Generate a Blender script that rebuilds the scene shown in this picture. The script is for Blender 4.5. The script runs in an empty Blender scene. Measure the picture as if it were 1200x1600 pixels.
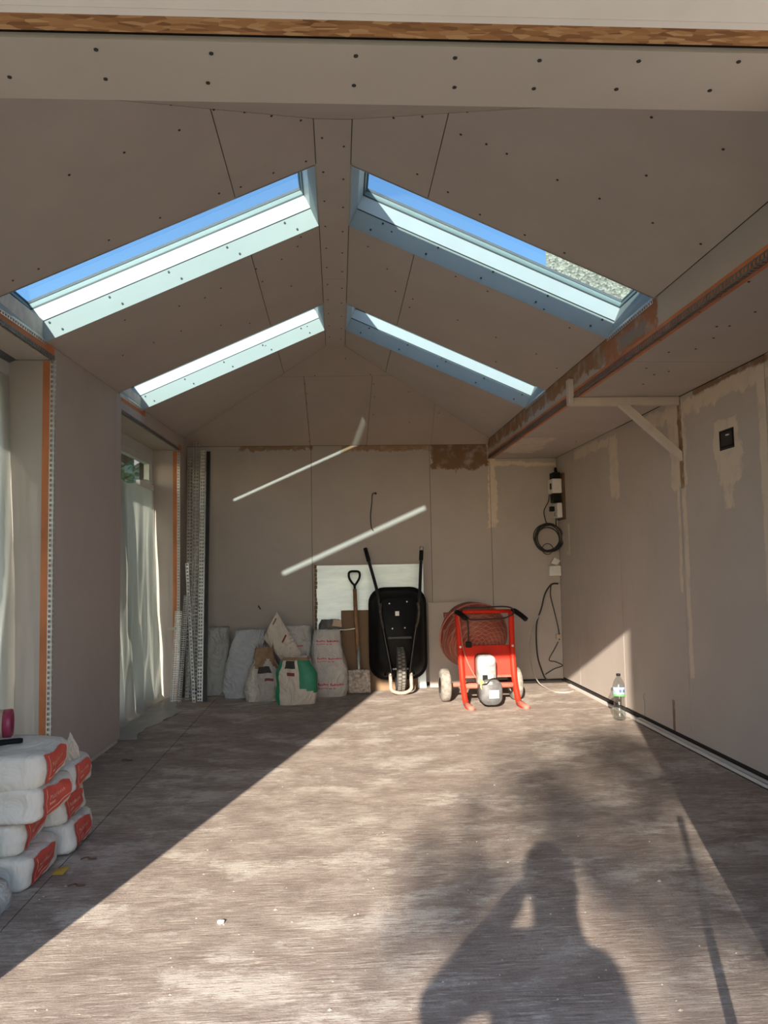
import bpy, bmesh, math, random
from mathutils import Vector, Matrix, noise
random.seed(7)
sc = bpy.context.scene
COL = sc.collection

# ---------------------------------------------------------------- camera
F, H = 1220.0, 1.22          # focal length in pixels of the 1200x1600 frame, eye height above the slab
def cam_axes(vp=(528, 886), roll=0.8):
    dy = Vector(((vp[0]-600)/F, (vp[1]-800)/F, 1)).normalized()
    r = math.radians(roll)
    up = Vector((-math.sin(r), -math.cos(r), 0))
    dz = (up - dy*up.dot(dy)).normalized()
    return dy.cross(dz), dy, dz
AX, AY, AZ = cam_axes()
right = Vector((AX[0], AY[0], AZ[0])); down = Vector((AX[1], AY[1], AZ[1])); fwd = Vector((AX[2], AY[2], AZ[2]))
cd = bpy.data.cameras.new('camera'); cam = bpy.data.objects.new('camera', cd); COL.objects.link(cam)
m3 = Matrix((right, -down, -fwd)).transposed()
cam.matrix_world = Matrix.Translation((0, 0, H)) @ m3.to_4x4()
cd.sensor_fit = 'VERTICAL'; cd.sensor_height = 36.0; cd.lens = F*36/1600; cd.clip_start = 0.02
sc.camera = cam
def ray(px, py): 
    return right*((px-600)/F) + down*((py-800)/F) + fwd
def atY(px, py, y):
    d = ray(px, py); return Vector((0, 0, H)) + d*(y/d.y)
def atZ(px, py, z=0.0):
    d = ray(px, py); return Vector((0, 0, H)) + d*((z-H)/d.z)
def atX(px, py, x):
    d = ray(px, py); return Vector((0, 0, H)) + d*(x/d.x)

# ---------------------------------------------------------------- sky, sun, exposure
SUN = Vector((0.268, 1.0, -0.367)).normalized()      # direction the light travels
world = bpy.data.worlds.new('world'); sc.world = world; world.use_nodes = True
wn = world.node_tree; wn.nodes.clear()
sky = wn.nodes.new('ShaderNodeTexSky'); sky.sky_type = 'NISHITA'; sky.sun_disc = False
sky.sun_elevation = math.asin(-SUN.z); sky.sun_rotation = math.atan2(-SUN.x, -SUN.y)
sky.altitude = 50; sky.air_density = 1.0; sky.dust_density = 0.8; sky.ozone_density = 2.5
bg = wn.nodes.new('ShaderNodeBackground'); bg.inputs[1].default_value = 0.27
wo = wn.nodes.new('ShaderNodeOutputWorld')
tint = wn.nodes.new('ShaderNodeMix'); tint.data_type = 'RGBA'; tint.blend_type = 'MULTIPLY'; tint.inputs[0].default_value = 1.0
tint.inputs[7].default_value = (0.95, 0.98, 1.02, 1)
wn.links.new(sky.outputs[0], tint.inputs[6]); wn.links.new(tint.outputs[2], bg.inputs[0]); wn.links.new(bg.outputs[0], wo.inputs[0])
sd = bpy.data.lights.new('sun', 'SUN'); sd.energy = 10.0; sd.angle = math.radians(0.53); sd.color = (1.0, 0.89, 0.76)
sun = bpy.data.objects.new('sun', sd); COL.objects.link(sun)
sun.rotation_euler = SUN.to_track_quat('-Z', 'Y').to_euler(); sun.location = (-3, -9, 6)
vs = sc.view_settings; vs.view_transform = 'Standard'; vs.look = 'None'; vs.gamma = 1.0; vs.use_curve_mapping = False
vs.exposure = 0.52
sc.cycles.max_bounces = 14; sc.cycles.diffuse_bounces = 4; sc.cycles.transparent_max_bounces = 12

# ---------------------------------------------------------------- materials
def new_mat(name):
    m = bpy.data.materials.new(name); m.use_nodes = True
    return m, m.node_tree, m.node_tree.nodes['Principled BSDF']
def N(nt, t, **kw):
    n = nt.nodes.new(t)
    for k, v in kw.items():
        if k[0] == 'i' and k[1:].isdigit(): n.inputs[int(k[1:])].default_value = v
        else: setattr(n, k, v)
    return n
def math_n(nt, op, a, b=None, clamp=False):
    n = nt.nodes.new('ShaderNodeMath'); n.operation = op; n.use_clamp = clamp
    for i, v in enumerate((a, b)):
        if v is None: continue
        if isinstance(v, (int, float)): n.inputs[i].default_value = v
        else: nt.links.new(v, n.inputs[i])
    return n.outputs[0]
def pos(nt): return nt.nodes.new('ShaderNodeNewGeometry').outputs['Position']
def noise_n(nt, vec, scale=5, detail=4, rough=0.55, stretch=None, dist=0.0):
    if stretch:
        mp = nt.nodes.new('ShaderNodeMapping'); mp.inputs['Scale'].default_value = stretch
        nt.links.new(vec, mp.inputs['Vector']); vec = mp.outputs[0]
    n = nt.nodes.new('ShaderNodeTexNoise'); n.inputs['Scale'].default_value = scale
    n.inputs['Detail'].default_value = detail; n.inputs['Roughness'].default_value = rough
    n.inputs['Distortion'].default_value = dist
    nt.links.new(vec, n.inputs['Vector']); return n.outputs['Fac']
def ramp(nt, fac, stops):
    r = nt.nodes.new('ShaderNodeValToRGB'); e = r.color_ramp.elements
    while len(e) < len(stops): e.new(0.5)
    for el, (p, c) in zip(e, stops):
        el.position = p; el.color = c if len(c) == 4 else (*c, 1)
    nt.links.new(fac, r.inputs[0]); return r.outputs[0]
def mix(nt, fac, a, b):
    n = nt.nodes.new('ShaderNodeMix'); n.data_type = 'RGBA'
    for sock, v in ((n.inputs[0], fac), (n.inputs[6], a), (n.inputs[7], b)):
        if isinstance(v, (int, float)): sock.default_value = v
        elif isinstance(v, tuple): sock.default_value = v if len(v) == 4 else (*v, 1)
        else: nt.links.new(v, sock)
    return n.outputs[2]
def bump(nt, bs, h, strength=0.3, dist=0.01):
    b = nt.nodes.new('ShaderNodeBump'); b.inputs['Strength'].default_value = strength; b.inputs['Distance'].default_value = dist
    nt.links.new(h, b.inputs['Height']); nt.links.new(b.outputs[0], bs.inputs['Normal'])
def plain(name, col, rough=0.6, metal=0.0, var=0.12, scale=9, bumpy=0.0, obj_space=False, crease=0.0):
    m, nt, bs = new_mat(name)
    if obj_space: p = nt.nodes.new('ShaderNodeTexCoord').outputs['Object']
    else: p = pos(nt)
    f = noise_n(nt, p, scale, 5)
    lo = tuple(c*(1-var) for c in col); hi = tuple(min(1, c*(1+var)) for c in col)
    nt.links.new(ramp(nt, f, [(0.3, lo), (0.7, hi)]), bs.inputs['Base Color'])
    bs.inputs['Roughness'].default_value = rough; bs.inputs['Metallic'].default_value = metal
    if crease:
        n1 = noise_n(nt, p, 7, 3, 0.55, stretch=(1, 1, 0.7), dist=1.2)
        rdg = math_n(nt, 'ABSOLUTE', math_n(nt, 'SUBTRACT', n1, 0.5))
        bump(nt, bs, math_n(nt, 'ADD', math_n(nt, 'MULTIPLY', rdg, -2.0), math_n(nt, 'MULTIPLY', noise_n(nt, p, 26, 4), 0.25)), crease, 0.05)
    elif bumpy: bump(nt, bs, noise_n(nt, p, scale*3, 6), bumpy, 0.01)
    return m
BOARD = (0.455, 0.40, 0.36)
FILL = (0.61, 0.52, 0.42)
BROWN = (0.20, 0.115, 0.065)
ORANGE = (0.52, 0.18, 0.07)
def board_mat(name, base=BOARD, strokes=(), stains=(), blotch=0.5):
    """plasterboard paper; strokes = (axis_a, lo_a, hi_a, axis_b, lo_b, hi_b, colour, raggedness) patches with ragged edges"""
    m, nt, bs = new_mat(name); p = pos(nt)
    f = noise_n(nt, p, 2.3, 6, 0.6)
    c = ramp(nt, f, [(0.25, tuple(x*0.93 for x in base)), (0.75, tuple(x*1.05 for x in base))])
    b = noise_n(nt, p, 3.1, 3, 0.5, dist=0.6)
    bl = ramp(nt, b, [(0.62, (0, 0, 0)), (0.74, (1, 1, 1))])
    c = mix(nt, math_n(nt, 'MULTIPLY', bl, blotch*0.35), c, tuple(x*y for x, y in zip(base, (0.80, 0.74, 0.62))))
    sep = nt.nodes.new('ShaderNodeSeparateXYZ'); nt.links.new(p, sep.inputs[0])
    for (a, lo, hi, bx, lo2, hi2, colr, rag) in strokes:
        n1 = noise_n(nt, p, 5.0, 6, 0.72, dist=0.6); n1 = math_n(nt, 'MULTIPLY', math_n(nt, 'SUBTRACT', n1, 0.5), rag*1.7)
        def inside(ax, l, h):
            v = math_n(nt, 'ADD', sep.outputs['XYZ'.index(ax)], n1)
            return math_n(nt, 'MULTIPLY', math_n(nt, 'MULTIPLY', math_n(nt, 'SUBTRACT', v, l), 90, True),
                          math_n(nt, 'MULTIPLY', math_n(nt, 'SUBTRACT', h, v), 90, True))
        msk = math_n(nt, 'MULTIPLY', inside(a, lo, hi), inside(bx, lo2, hi2))
        msk = math_n(nt, 'MULTIPLY', msk, ramp(nt, noise_n(nt, p, 9, 4), [(0.28, (0.25,)*3), (0.5, (1,)*3)]))
        c = mix(nt, msk, c, colr)
    nt.links.new(c, bs.inputs['Base Color']); bs.inputs['Roughness'].default_value = 0.82
    bs.inputs['Specular IOR Level'].default_value = 0.25
    bump(nt, bs, noise_n(nt, p, 60, 3), 0.05, 0.004)
    return m

M = {}
M['board'] = board_mat('plasterboard')
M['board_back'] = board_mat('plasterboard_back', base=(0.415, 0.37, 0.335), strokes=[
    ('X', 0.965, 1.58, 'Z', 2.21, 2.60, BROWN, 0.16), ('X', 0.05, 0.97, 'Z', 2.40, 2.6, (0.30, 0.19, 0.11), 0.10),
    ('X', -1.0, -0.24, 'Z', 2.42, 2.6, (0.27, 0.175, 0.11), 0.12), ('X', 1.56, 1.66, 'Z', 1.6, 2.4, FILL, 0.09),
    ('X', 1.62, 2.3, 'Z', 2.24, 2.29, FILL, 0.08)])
M['board_right'] = board_mat('plasterboard_right', strokes=[
    ('Y', 5.0, 5.065, 'Z', 0.45, 2.3, FILL, 0.05), ('Y', 5.10, 5.15, 'Z', 1.0, 2.25, FILL, 0.05),
    ('Y', 4.98, 5.24, 'Z', 1.72, 2.22, FILL, 0.16), ('Y', 3.6, 5.0, 'Z', 2.18, 2.275, FILL, 0.12), ('Y', 5.05, 5.7, 'Z', 2.19, 2.29, FILL, 0.13),
    ('Y', 6.22, 6.42, 'Z', 1.75, 2.28, FILL, 0.12), ('Y', 6.42, 7.4, 'Z', 2.20, 2.29, FILL, 0.10), ('Y', 7.62, 7.74, 'Z', 1.30, 1.62, FILL, 0.04),
    ('Y', 4.26, 4.56, 'Z', 1.66, 1.90, FILL, 0.20), ('Y', 4.30, 4.60, 'Z', 1.84, 2.06, FILL, 0.08), ('Y', 4.38, 4.50, 'Z', 1.52, 1.72, FILL, 0.12),
    ('Y', 4.0, 4.09, 'Z', 0.3, 2.28, FILL, 0.05), ('Y', 5.02, 5.09, 'Z', 1.7, 2.3, (0.24, 0.15, 0.09), 0.06),
    ('Y', 3.0, 4.85, 'Z', 2.275, 2.33, (0.23, 0.145, 0.09), 0.04), ('Y', 5.32, 5.37, 'Z', 0.0, 0.27, (0.2, 0.13, 0.085), 0.02)])
M['board_flat'] = board_mat('plasterboard_flat', strokes=[('X', 1.6, 1.95, 'Y', 6.7, 7.6, FILL, 0.25)])
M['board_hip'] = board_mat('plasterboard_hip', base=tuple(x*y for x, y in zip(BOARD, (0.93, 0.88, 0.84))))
M['board_beam'] = board_mat('plasterboard_beam', strokes=[
    ('Y', 3.95, 8.1, 'Z', 2.40, 2.56, (0.30, 0.17, 0.09), 0.14), ('Y', 3.66, 4.45, 'Z', 2.30, 2.6, (0.38, 0.155, 0.07), 0.10),
    ('Y', 3.8, 4.2, 'Z', 2.38, 2.46, (0.27, 0.22, 0.18), 0.06)])
M['orange'] = plain('orange_primer', ORANGE, 0.8, var=0.22, scale=4)
M['dark'] = plain('dark_gap', (0.03, 0.026, 0.022), 0.95)
M['joint'] = plain('joint_dirt', (0.10, 0.08, 0.065), 0.95, var=0.5, scale=14)
M['screw'] = plain('screw_head', (0.02, 0.02, 0.02), 0.6)
M['lining'] = board_mat('skylight_lining', base=(0.39, 0.41, 0.385), blotch=0.2)
M['white_frame'] = plain('white_frame', (0.55, 0.57, 0.56), 0.4, var=0.03)
M['sash_grey'] = plain('grey_sash', (0.20, 0.25, 0.24), 0.5, var=0.04)
M['gasket'] = plain('gasket', (0.05, 0.06, 0.06), 0.5)
M['roof_slate'] = plain('roof_slate', (0.09, 0.09, 0.10), 0.7, bumpy=0.4)
M['render_out'] = plain('outer_render', (0.62, 0.58, 0.52), 0.9, bumpy=0.3, scale=20)
M['fascia'] = plain('white_fascia', (0.84, 0.78, 0.74), 0.45, var=0.03)
M['primed_wood'] = plain('primed_wood', (0.52, 0.46, 0.41), 0.6, var=0.06, scale=14)
M['zinc'] = plain('galvanised_steel', (0.62, 0.63, 0.61), 0.4, 0.5, var=0.2, scale=25)
M['zinc_dark'] = plain('dull_steel', (0.36, 0.355, 0.34), 0.45, 0.45, var=0.2, scale=25)
M['bead_dull'] = plain('dull_bead', (0.17, 0.165, 0.155), 0.55, 0.4, var=0.3, scale=25)
M['track'] = plain('white_track', (0.66, 0.64, 0.60), 0.5, var=0.05)
M['black'] = plain('black_plastic', (0.008, 0.008, 0.0085), 0.55, var=0.2, scale=14)
M['black'].node_tree.nodes['Principled BSDF'].inputs['Specular IOR Level'].default_value = 0.16
M['black_metal'] = plain('black_metal', (0.016, 0.016, 0.017), 0.35, 0.3, var=0.2)
M['worn_metal'] = plain('worn_black_metal', (0.06, 0.05, 0.042), 0.6, var=0.8, scale=30)
M['rubber'] = plain('tyre_rubber', (0.05, 0.047, 0.043), 0.8, var=0.3, scale=30, bumpy=0.3)
M['dusty_steel'] = plain('dusty_steel', (0.33, 0.25, 0.205), 0.75, var=0.25, scale=20)
M['tread_rubber'] = plain('tread_rubber', (0.17, 0.155, 0.13), 0.9, var=0.3)
M['dusty_rubber'] = plain('dusty_rubber', (0.23, 0.21, 0.18), 0.9, var=0.35, scale=30, bumpy=0.3)
M['red'] = plain('red_paint', (0.58, 0.022, 0.007), 0.55, var=0.12, scale=7)
M['red'].node_tree.nodes['Principled BSDF'].inputs['Specular IOR Level'].default_value = 0.25
M['pink_dust'] = plain('dusty_red', (0.42, 0.13, 0.09), 0.75, var=0.2, scale=20)
M['grey_motor'] = plain('grey_motor', (0.24, 0.24, 0.225), 0.55, var=0.3, scale=22, bumpy=0.3)
M['dark_motor'] = plain('dark_motor', (0.10, 0.10, 0.10), 0.55, var=0.3, scale=22)
M['yellow'] = plain('yellow_sticker', (0.72, 0.52, 0.06), 0.5)
M['sticker'] = plain('white_sticker', (0.82, 0.82, 0.80), 0.5, var=0.02)
M['white_plastic'] = plain('white_plastic', (0.66, 0.64, 0.60), 0.45, var=0.06)
M['sack_white'] = plain('white_woven_sack', (0.48, 0.455, 0.43), 0.7, var=0.08, scale=12, bumpy=0.25, obj_space=True, crease=0.8)
M['sack_blue'] = plain('blue_white_sack', (0.43, 0.44, 0.46), 0.6, var=0.08, scale=12, bumpy=0.25, obj_space=True, crease=0.8)
M['sack_grey'] = plain('grey_white_sack', (0.42, 0.41, 0.385), 0.7, var=0.10, scale=12, bumpy=0.25, obj_space=True, crease=0.8)
M['paper'] = plain('cream_paper', (0.56, 0.495, 0.42), 0.8, var=0.07, scale=10, bumpy=0.2, obj_space=True, crease=0.8)
M['paper_brown'] = plain('brown_paper', (0.24, 0.155, 0.09), 0.85, var=0.25, scale=14, bumpy=0.3, obj_space=True)
M['cement_sack'] = plain('grey_paper_sack', (0.42, 0.39, 0.35), 0.8, var=0.15, scale=14, bumpy=0.2, obj_space=True, crease=0.8)
M['green_print'] = plain('green_print', (0.012, 0.19, 0.10), 0.55, var=0.2, scale=10)
M['black_print'] = plain('black_print', (0.025, 0.022, 0.02), 0.7)
M['maroon_print'] = plain('maroon_print', (0.16, 0.03, 0.035), 0.7)
M['red_print'] = plain('red_print', (0.50, 0.035, 0.05), 0.6)
M['label_red'] = plain('label_red', (0.56, 0.065, 0.045), 0.55, var=0.1, scale=20)
M['label_line'] = plain('label_line', (0.80, 0.42, 0.34), 0.6, var=0.03)
M['plaster_sack'] = plain('plaster_sack_paper', (0.66, 0.62, 0.56), 0.75, var=0.05, scale=9, bumpy=0.15, obj_space=True, crease=0.3)
M['wood'] = plain('shovel_wood', (0.25, 0.13, 0.06), 0.6, var=0.25, scale=18)
M['cardboard'] = plain('brown_board', (0.19, 0.12, 0.068), 0.85, var=0.08, scale=6)
M['cable'] = plain('black_cable', (0.018, 0.017, 0.016), 0.5)
M['cable_grey'] = plain('grey_cable', (0.42, 0.39, 0.35), 0.5)
M['dark_wood'] = plain('dark_wood', (0.10, 0.055, 0.03), 0.7, var=0.3)
M['maroon_tape'] = plain('maroon_tape', (0.30, 0.03, 0.075), 0.4, var=0.1)
M['tan_card'] = plain('tan_card', (0.50, 0.38, 0.28), 0.8)
M['green_plastic'] = plain('green_plastic', (0.01, 0.22, 0.05), 0.4)
M['yellow_scrap'] = plain('yellow_scrap', (0.40, 0.27, 0.04), 0.7)
M['dust_bit'] = plain('dust_bit', (0.36, 0.31, 0.265), 0.95, var=0.5, scale=40)
M['bark'] = plain('bark', (0.12, 0.085, 0.06), 0.9, var=0.3, bumpy=0.6)
M['leaf'] = plain('leaf', (0.07, 0.13, 0.025), 0.6, var=0.35, scale=2)
M['grass'] = plain('grass_ground', (0.10, 0.13, 0.05), 0.95, var=0.35, scale=3, bumpy=0.4)
M['paving'] = plain('paving', (0.36, 0.33, 0.29), 0.9, var=0.15, scale=3, bumpy=0.2)
M['skin'] = plain('skin', (0.58, 0.36, 0.27), 0.55, var=0.05)
M['jacket'] = plain('dark_jacket', (0.03, 0.035, 0.05), 0.85, var=0.15)
M['jeans'] = plain('jeans', (0.05, 0.07, 0.12), 0.9, var=0.15)
M['hair'] = plain('hair', (0.03, 0.02, 0.013), 0.7)
M['brick'] = plain('soffit_tile', (0.33, 0.13, 0.08), 0.85, var=0.2)

def m_floor():
    m, nt, bs = new_mat('concrete_floor'); p = pos(nt)
    K = lambda v: (v,)*3
    big = noise_n(nt, p, 0.9, 5, 0.6, dist=0.4)
    mid = noise_n(nt, p, 4.2, 9, 0.78, stretch=(0.85, 1.35, 1), dist=0.3)
    line = noise_n(nt, p, 1.0, 6, 0.72, stretch=(9, 88, 1), dist=0.4)
    lin2 = noise_n(nt, p, 1.0, 5, 0.7, stretch=(2.5, 34, 1), dist=0.3)
    fine = noise_n(nt, p, 120, 3, 0.7)
    c = ramp(nt, mid, [(0.34, (0.255, 0.205, 0.175)), (0.5, (0.40, 0.335, 0.288)), (0.64, (0.58, 0.51, 0.445))])
    c = mix(nt, ramp(nt, big, [(0.40, K(0.45)), (0.62, K(0))]), c, (0.30, 0.245, 0.21))
    patch_ = noise_n(nt, p, 2.0, 10, 0.80, stretch=(0.8, 1.4, 1))
    c = mix(nt, ramp(nt, patch_, [(0.52, K(0)), (0.60, K(0.75))]), c, (0.70, 0.64, 0.57))
    c = mix(nt, math_n(nt, 'MULTIPLY', ramp(nt, line, [(0.54, K(0)), (0.66, K(1))]), ramp(nt, lin2, [(0.40, K(0.25)), (0.60, K(1))])), c, (0.72, 0.645, 0.55))
    c = mix(nt, ramp(nt, line, [(0.36, K(0.7)), (0.46, K(0))]), c, (0.20, 0.155, 0.13))
    c = mix(nt, ramp(nt, fine, [(0.30, K(0.55)), (0.42, K(0))]), c, (0.17, 0.13, 0.105))
    c = mix(nt, ramp(nt, fine, [(0.62, K(0)), (0.72, K(0.5))]), c, (0.78, 0.72, 0.64))
    hs = nt.nodes.new('ShaderNodeHueSaturation'); hs.inputs['Value'].default_value = 0.84; hs.inputs['Saturation'].default_value = 1.12
    nt.links.new(c, hs.inputs['Color']); nt.links.new(hs.outputs[0], bs.inputs['Base Color']); bs.inputs['Roughness'].default_value = 0.8
    bs.inputs['Specular IOR Level'].default_value = 0.3
    h = math_n(nt, 'ADD', math_n(nt, 'MULTIPLY', line, 0.8), math_n(nt, 'MULTIPLY', fine, 0.35))
    h = math_n(nt, 'ADD', h, math_n(nt, 'MULTIPLY', mid, 0.7))
    bump(nt, bs, h, 0.6, 0.007)
    return m
M['floor'] = m_floor()
def m_osb():
    m, nt, bs = new_mat('osb'); p = pos(nt)
    mp = nt.nodes.new('ShaderNodeMapping'); mp.inputs['Scale'].default_value = (0.7, 2.6, 2.6); mp.inputs['Rotation'].default_value = (0, 0, 0.35)
    nt.links.new(p, mp.inputs['Vector'])
    v = nt.nodes.new('ShaderNodeTexVoronoi'); v.inputs['Scale'].default_value = 38; v.inputs['Randomness'].default_value = 1
    nt.links.new(mp.outputs[0], v.inputs['Vector'])
    bw = nt.nodes.new('ShaderNodeRGBToBW'); nt.links.new(v.outputs['Color'], bw.inputs[0])
    c = ramp(nt, bw.outputs[0], [(0.15, (0.20, 0.085, 0.03)), (0.5, (0.42, 0.20, 0.075)), (0.85, (0.60, 0.36, 0.17))])
    g = noise_n(nt, p, 12, 5, 0.6, stretch=(1, 8, 8))
    c = mix(nt, math_n(nt, 'MULTIPLY', g, 0.4), c, (0.24, 0.105, 0.04))
    nt.links.new(c, bs.inputs['Base Color']); bs.inputs['Roughness'].default_value = 0.75
    bump(nt, bs, bw.outputs[0], 0.4, 0.006); return m
M['osb'] = m_osb()
def m_foil():
    m, nt, bs = new_mat('foil_board'); p = pos(nt)
    f = noise_n(nt, p, 4, 6, 0.7, stretch=(0.5, 1, 3))
    nt.links.new(ramp(nt, f, [(0.3, (0.52, 0.61, 0.64)), (0.7, (0.74, 0.82, 0.83))]), bs.inputs['Base Color'])
    bs.inputs['Metallic'].default_value = 0.55; bs.inputs['Roughness'].default_value = 0.45
    bump(nt, bs, f, 0.25, 0.01); return m
M['foil'] = m_foil()
def m_drum():
    m, nt, bs = new_mat('scratched_red_drum')
    p = nt.nodes.new('ShaderNodeTexCoord').outputs['Object']
    f = noise_n(nt, p, 5, 5, 0.6)
    c = ramp(nt, f, [(0.3, (0.17, 0.032, 0.02)), (0.7, (0.30, 0.055, 0.03))])
    for off in ((0, 0, 0), (0.11, 0.02, 0.06), (-0.08, 0, 0.09)):
        mp = nt.nodes.new('ShaderNodeMapping'); mp.inputs['Location'].default_value = off
        nt.links.new(p, mp.inputs['Vector'])
        w = nt.nodes.new('ShaderNodeTexWave'); w.wave_type = 'RINGS'; w.rings_direction = 'Z'
        w.inputs['Scale'].default_value = 9; w.inputs['Distortion'].default_value = 2.0; w.inputs['Detail'].default_value = 1
        nt.links.new(mp.outputs[0], w.inputs['Vector'])
        c = mix(nt, ramp(nt, w.outputs['Fac'], [(0.965, (0, 0, 0)), (0.99, (0.5,)*3)]), c, (0.42, 0.24, 0.16))
    dust = ramp(nt, noise_n(nt, p, 3.0, 4), [(0.45, (0, 0, 0)), (0.75, (0.4,)*3)])
    c = mix(nt, dust, c, (0.28, 0.18, 0.14))
    nt.links.new(c, bs.inputs['Base Color']); bs.inputs['Roughness'].default_value = 0.7
    return m
M['drum'] = m_drum()
def m_glass(name, tint=(0.93, 0.97, 0.97), refl=0.08):
    m, nt, bs = new_mat(name); nt.nodes.remove(bs)
    out = nt.nodes['Material Output']
    t = N(nt, 'ShaderNodeBsdfTransparent'); t.inputs[0].default_value = (*tint, 1)
    g = N(nt, 'ShaderNodeBsdfGlossy'); g.inputs['Roughness'].default_value = 0.02
    lw_ = N(nt, 'ShaderNodeLayerWeight'); lw_.inputs[0].default_value = 0.5
    mx = N(nt, 'ShaderNodeMixShader')   # Schlick term that works on both faces of a thin pane
    nt.links.new(math_n(nt, 'ADD', math_n(nt, 'MULTIPLY', math_n(nt, 'POWER', lw_.outputs['Facing'], 5.0), 0.6), 0.02+refl*0.05), mx.inputs[0])
    nt.links.new(t.outputs[0], mx.inputs[1]); nt.links.new(g.outputs[0], mx.inputs[2])
    nt.links.new(mx.outputs[0], out.inputs['Surface']); return m
M['glass'] = m_glass('window_glass')
M['solar_glass'] = m_glass('blue_solar_glass', (0.61, 0.715, 0.755))
M['bottle'] = m_glass('bottle_plastic', (0.84, 0.86, 0.85), 2.6)
def m_sheet():
    m, nt, bs = new_mat('plastic_sheet'); nt.nodes.remove(bs); out = nt.nodes['Material Output']
    p = pos(nt)
    f = noise_n(nt, p, 5, 4, 0.6, stretch=(1, 2.2, 0.35))
    tr = N(nt, 'ShaderNodeBsdfTranslucent'); tr.inputs[0].default_value = (0.70, 0.69, 0.63, 1)
    df = N(nt, 'ShaderNodeBsdfDiffuse'); df.inputs[0].default_value = (0.68, 0.67, 0.62, 1)
    gl = N(nt, 'ShaderNodeBsdfGlossy'); gl.inputs['Roughness'].default_value = 0.22
    tp = N(nt, 'ShaderNodeBsdfTransparent')
    a = N(nt, 'ShaderNodeMixShader', i0=0.45); nt.links.new(tr.outputs[0], a.inputs[1]); nt.links.new(df.outputs[0], a.inputs[2])
    b = N(nt, 'ShaderNodeMixShader', i0=0.10); nt.links.new(a.outputs[0], b.inputs[1]); nt.links.new(gl.outputs[0], b.inputs[2])
    c = N(nt, 'ShaderNodeMixShader'); nt.links.new(ramp(nt, f, [(0.35, (0.0,)*3), (0.75, (0.05,)*3)]), c.inputs[0])
    nt.links.new(b.outputs[0], c.inputs[1]); nt.links.new(tp.outputs[0], c.inputs[2])
    nt.links.new(c.outputs[0], out.inputs['Surface']); return m
M['sheet'] = m_sheet()
def m_dash():
    m, nt, bs = new_mat('pebbledash'); p = pos(nt)
    v = nt.nodes.new('ShaderNodeTexVoronoi'); v.inputs['Scale'].default_value = 24; nt.links.new(p, v.inputs['Vector'])
    bw = nt.nodes.new('ShaderNodeRGBToBW'); nt.links.new(v.outputs['Color'], bw.inputs[0])
    nt.links.new(ramp(nt, bw.outputs[0], [(0.2, (0.16, 0.14, 0.11)), (0.8, (0.42, 0.385, 0.31))]), bs.inputs['Base Color'])
    bs.inputs['Roughness'].default_value = 0.9; bump(nt, bs, v.outputs['Distance'], 0.8, 0.05); return m
M['dash'] = m_dash()

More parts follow.
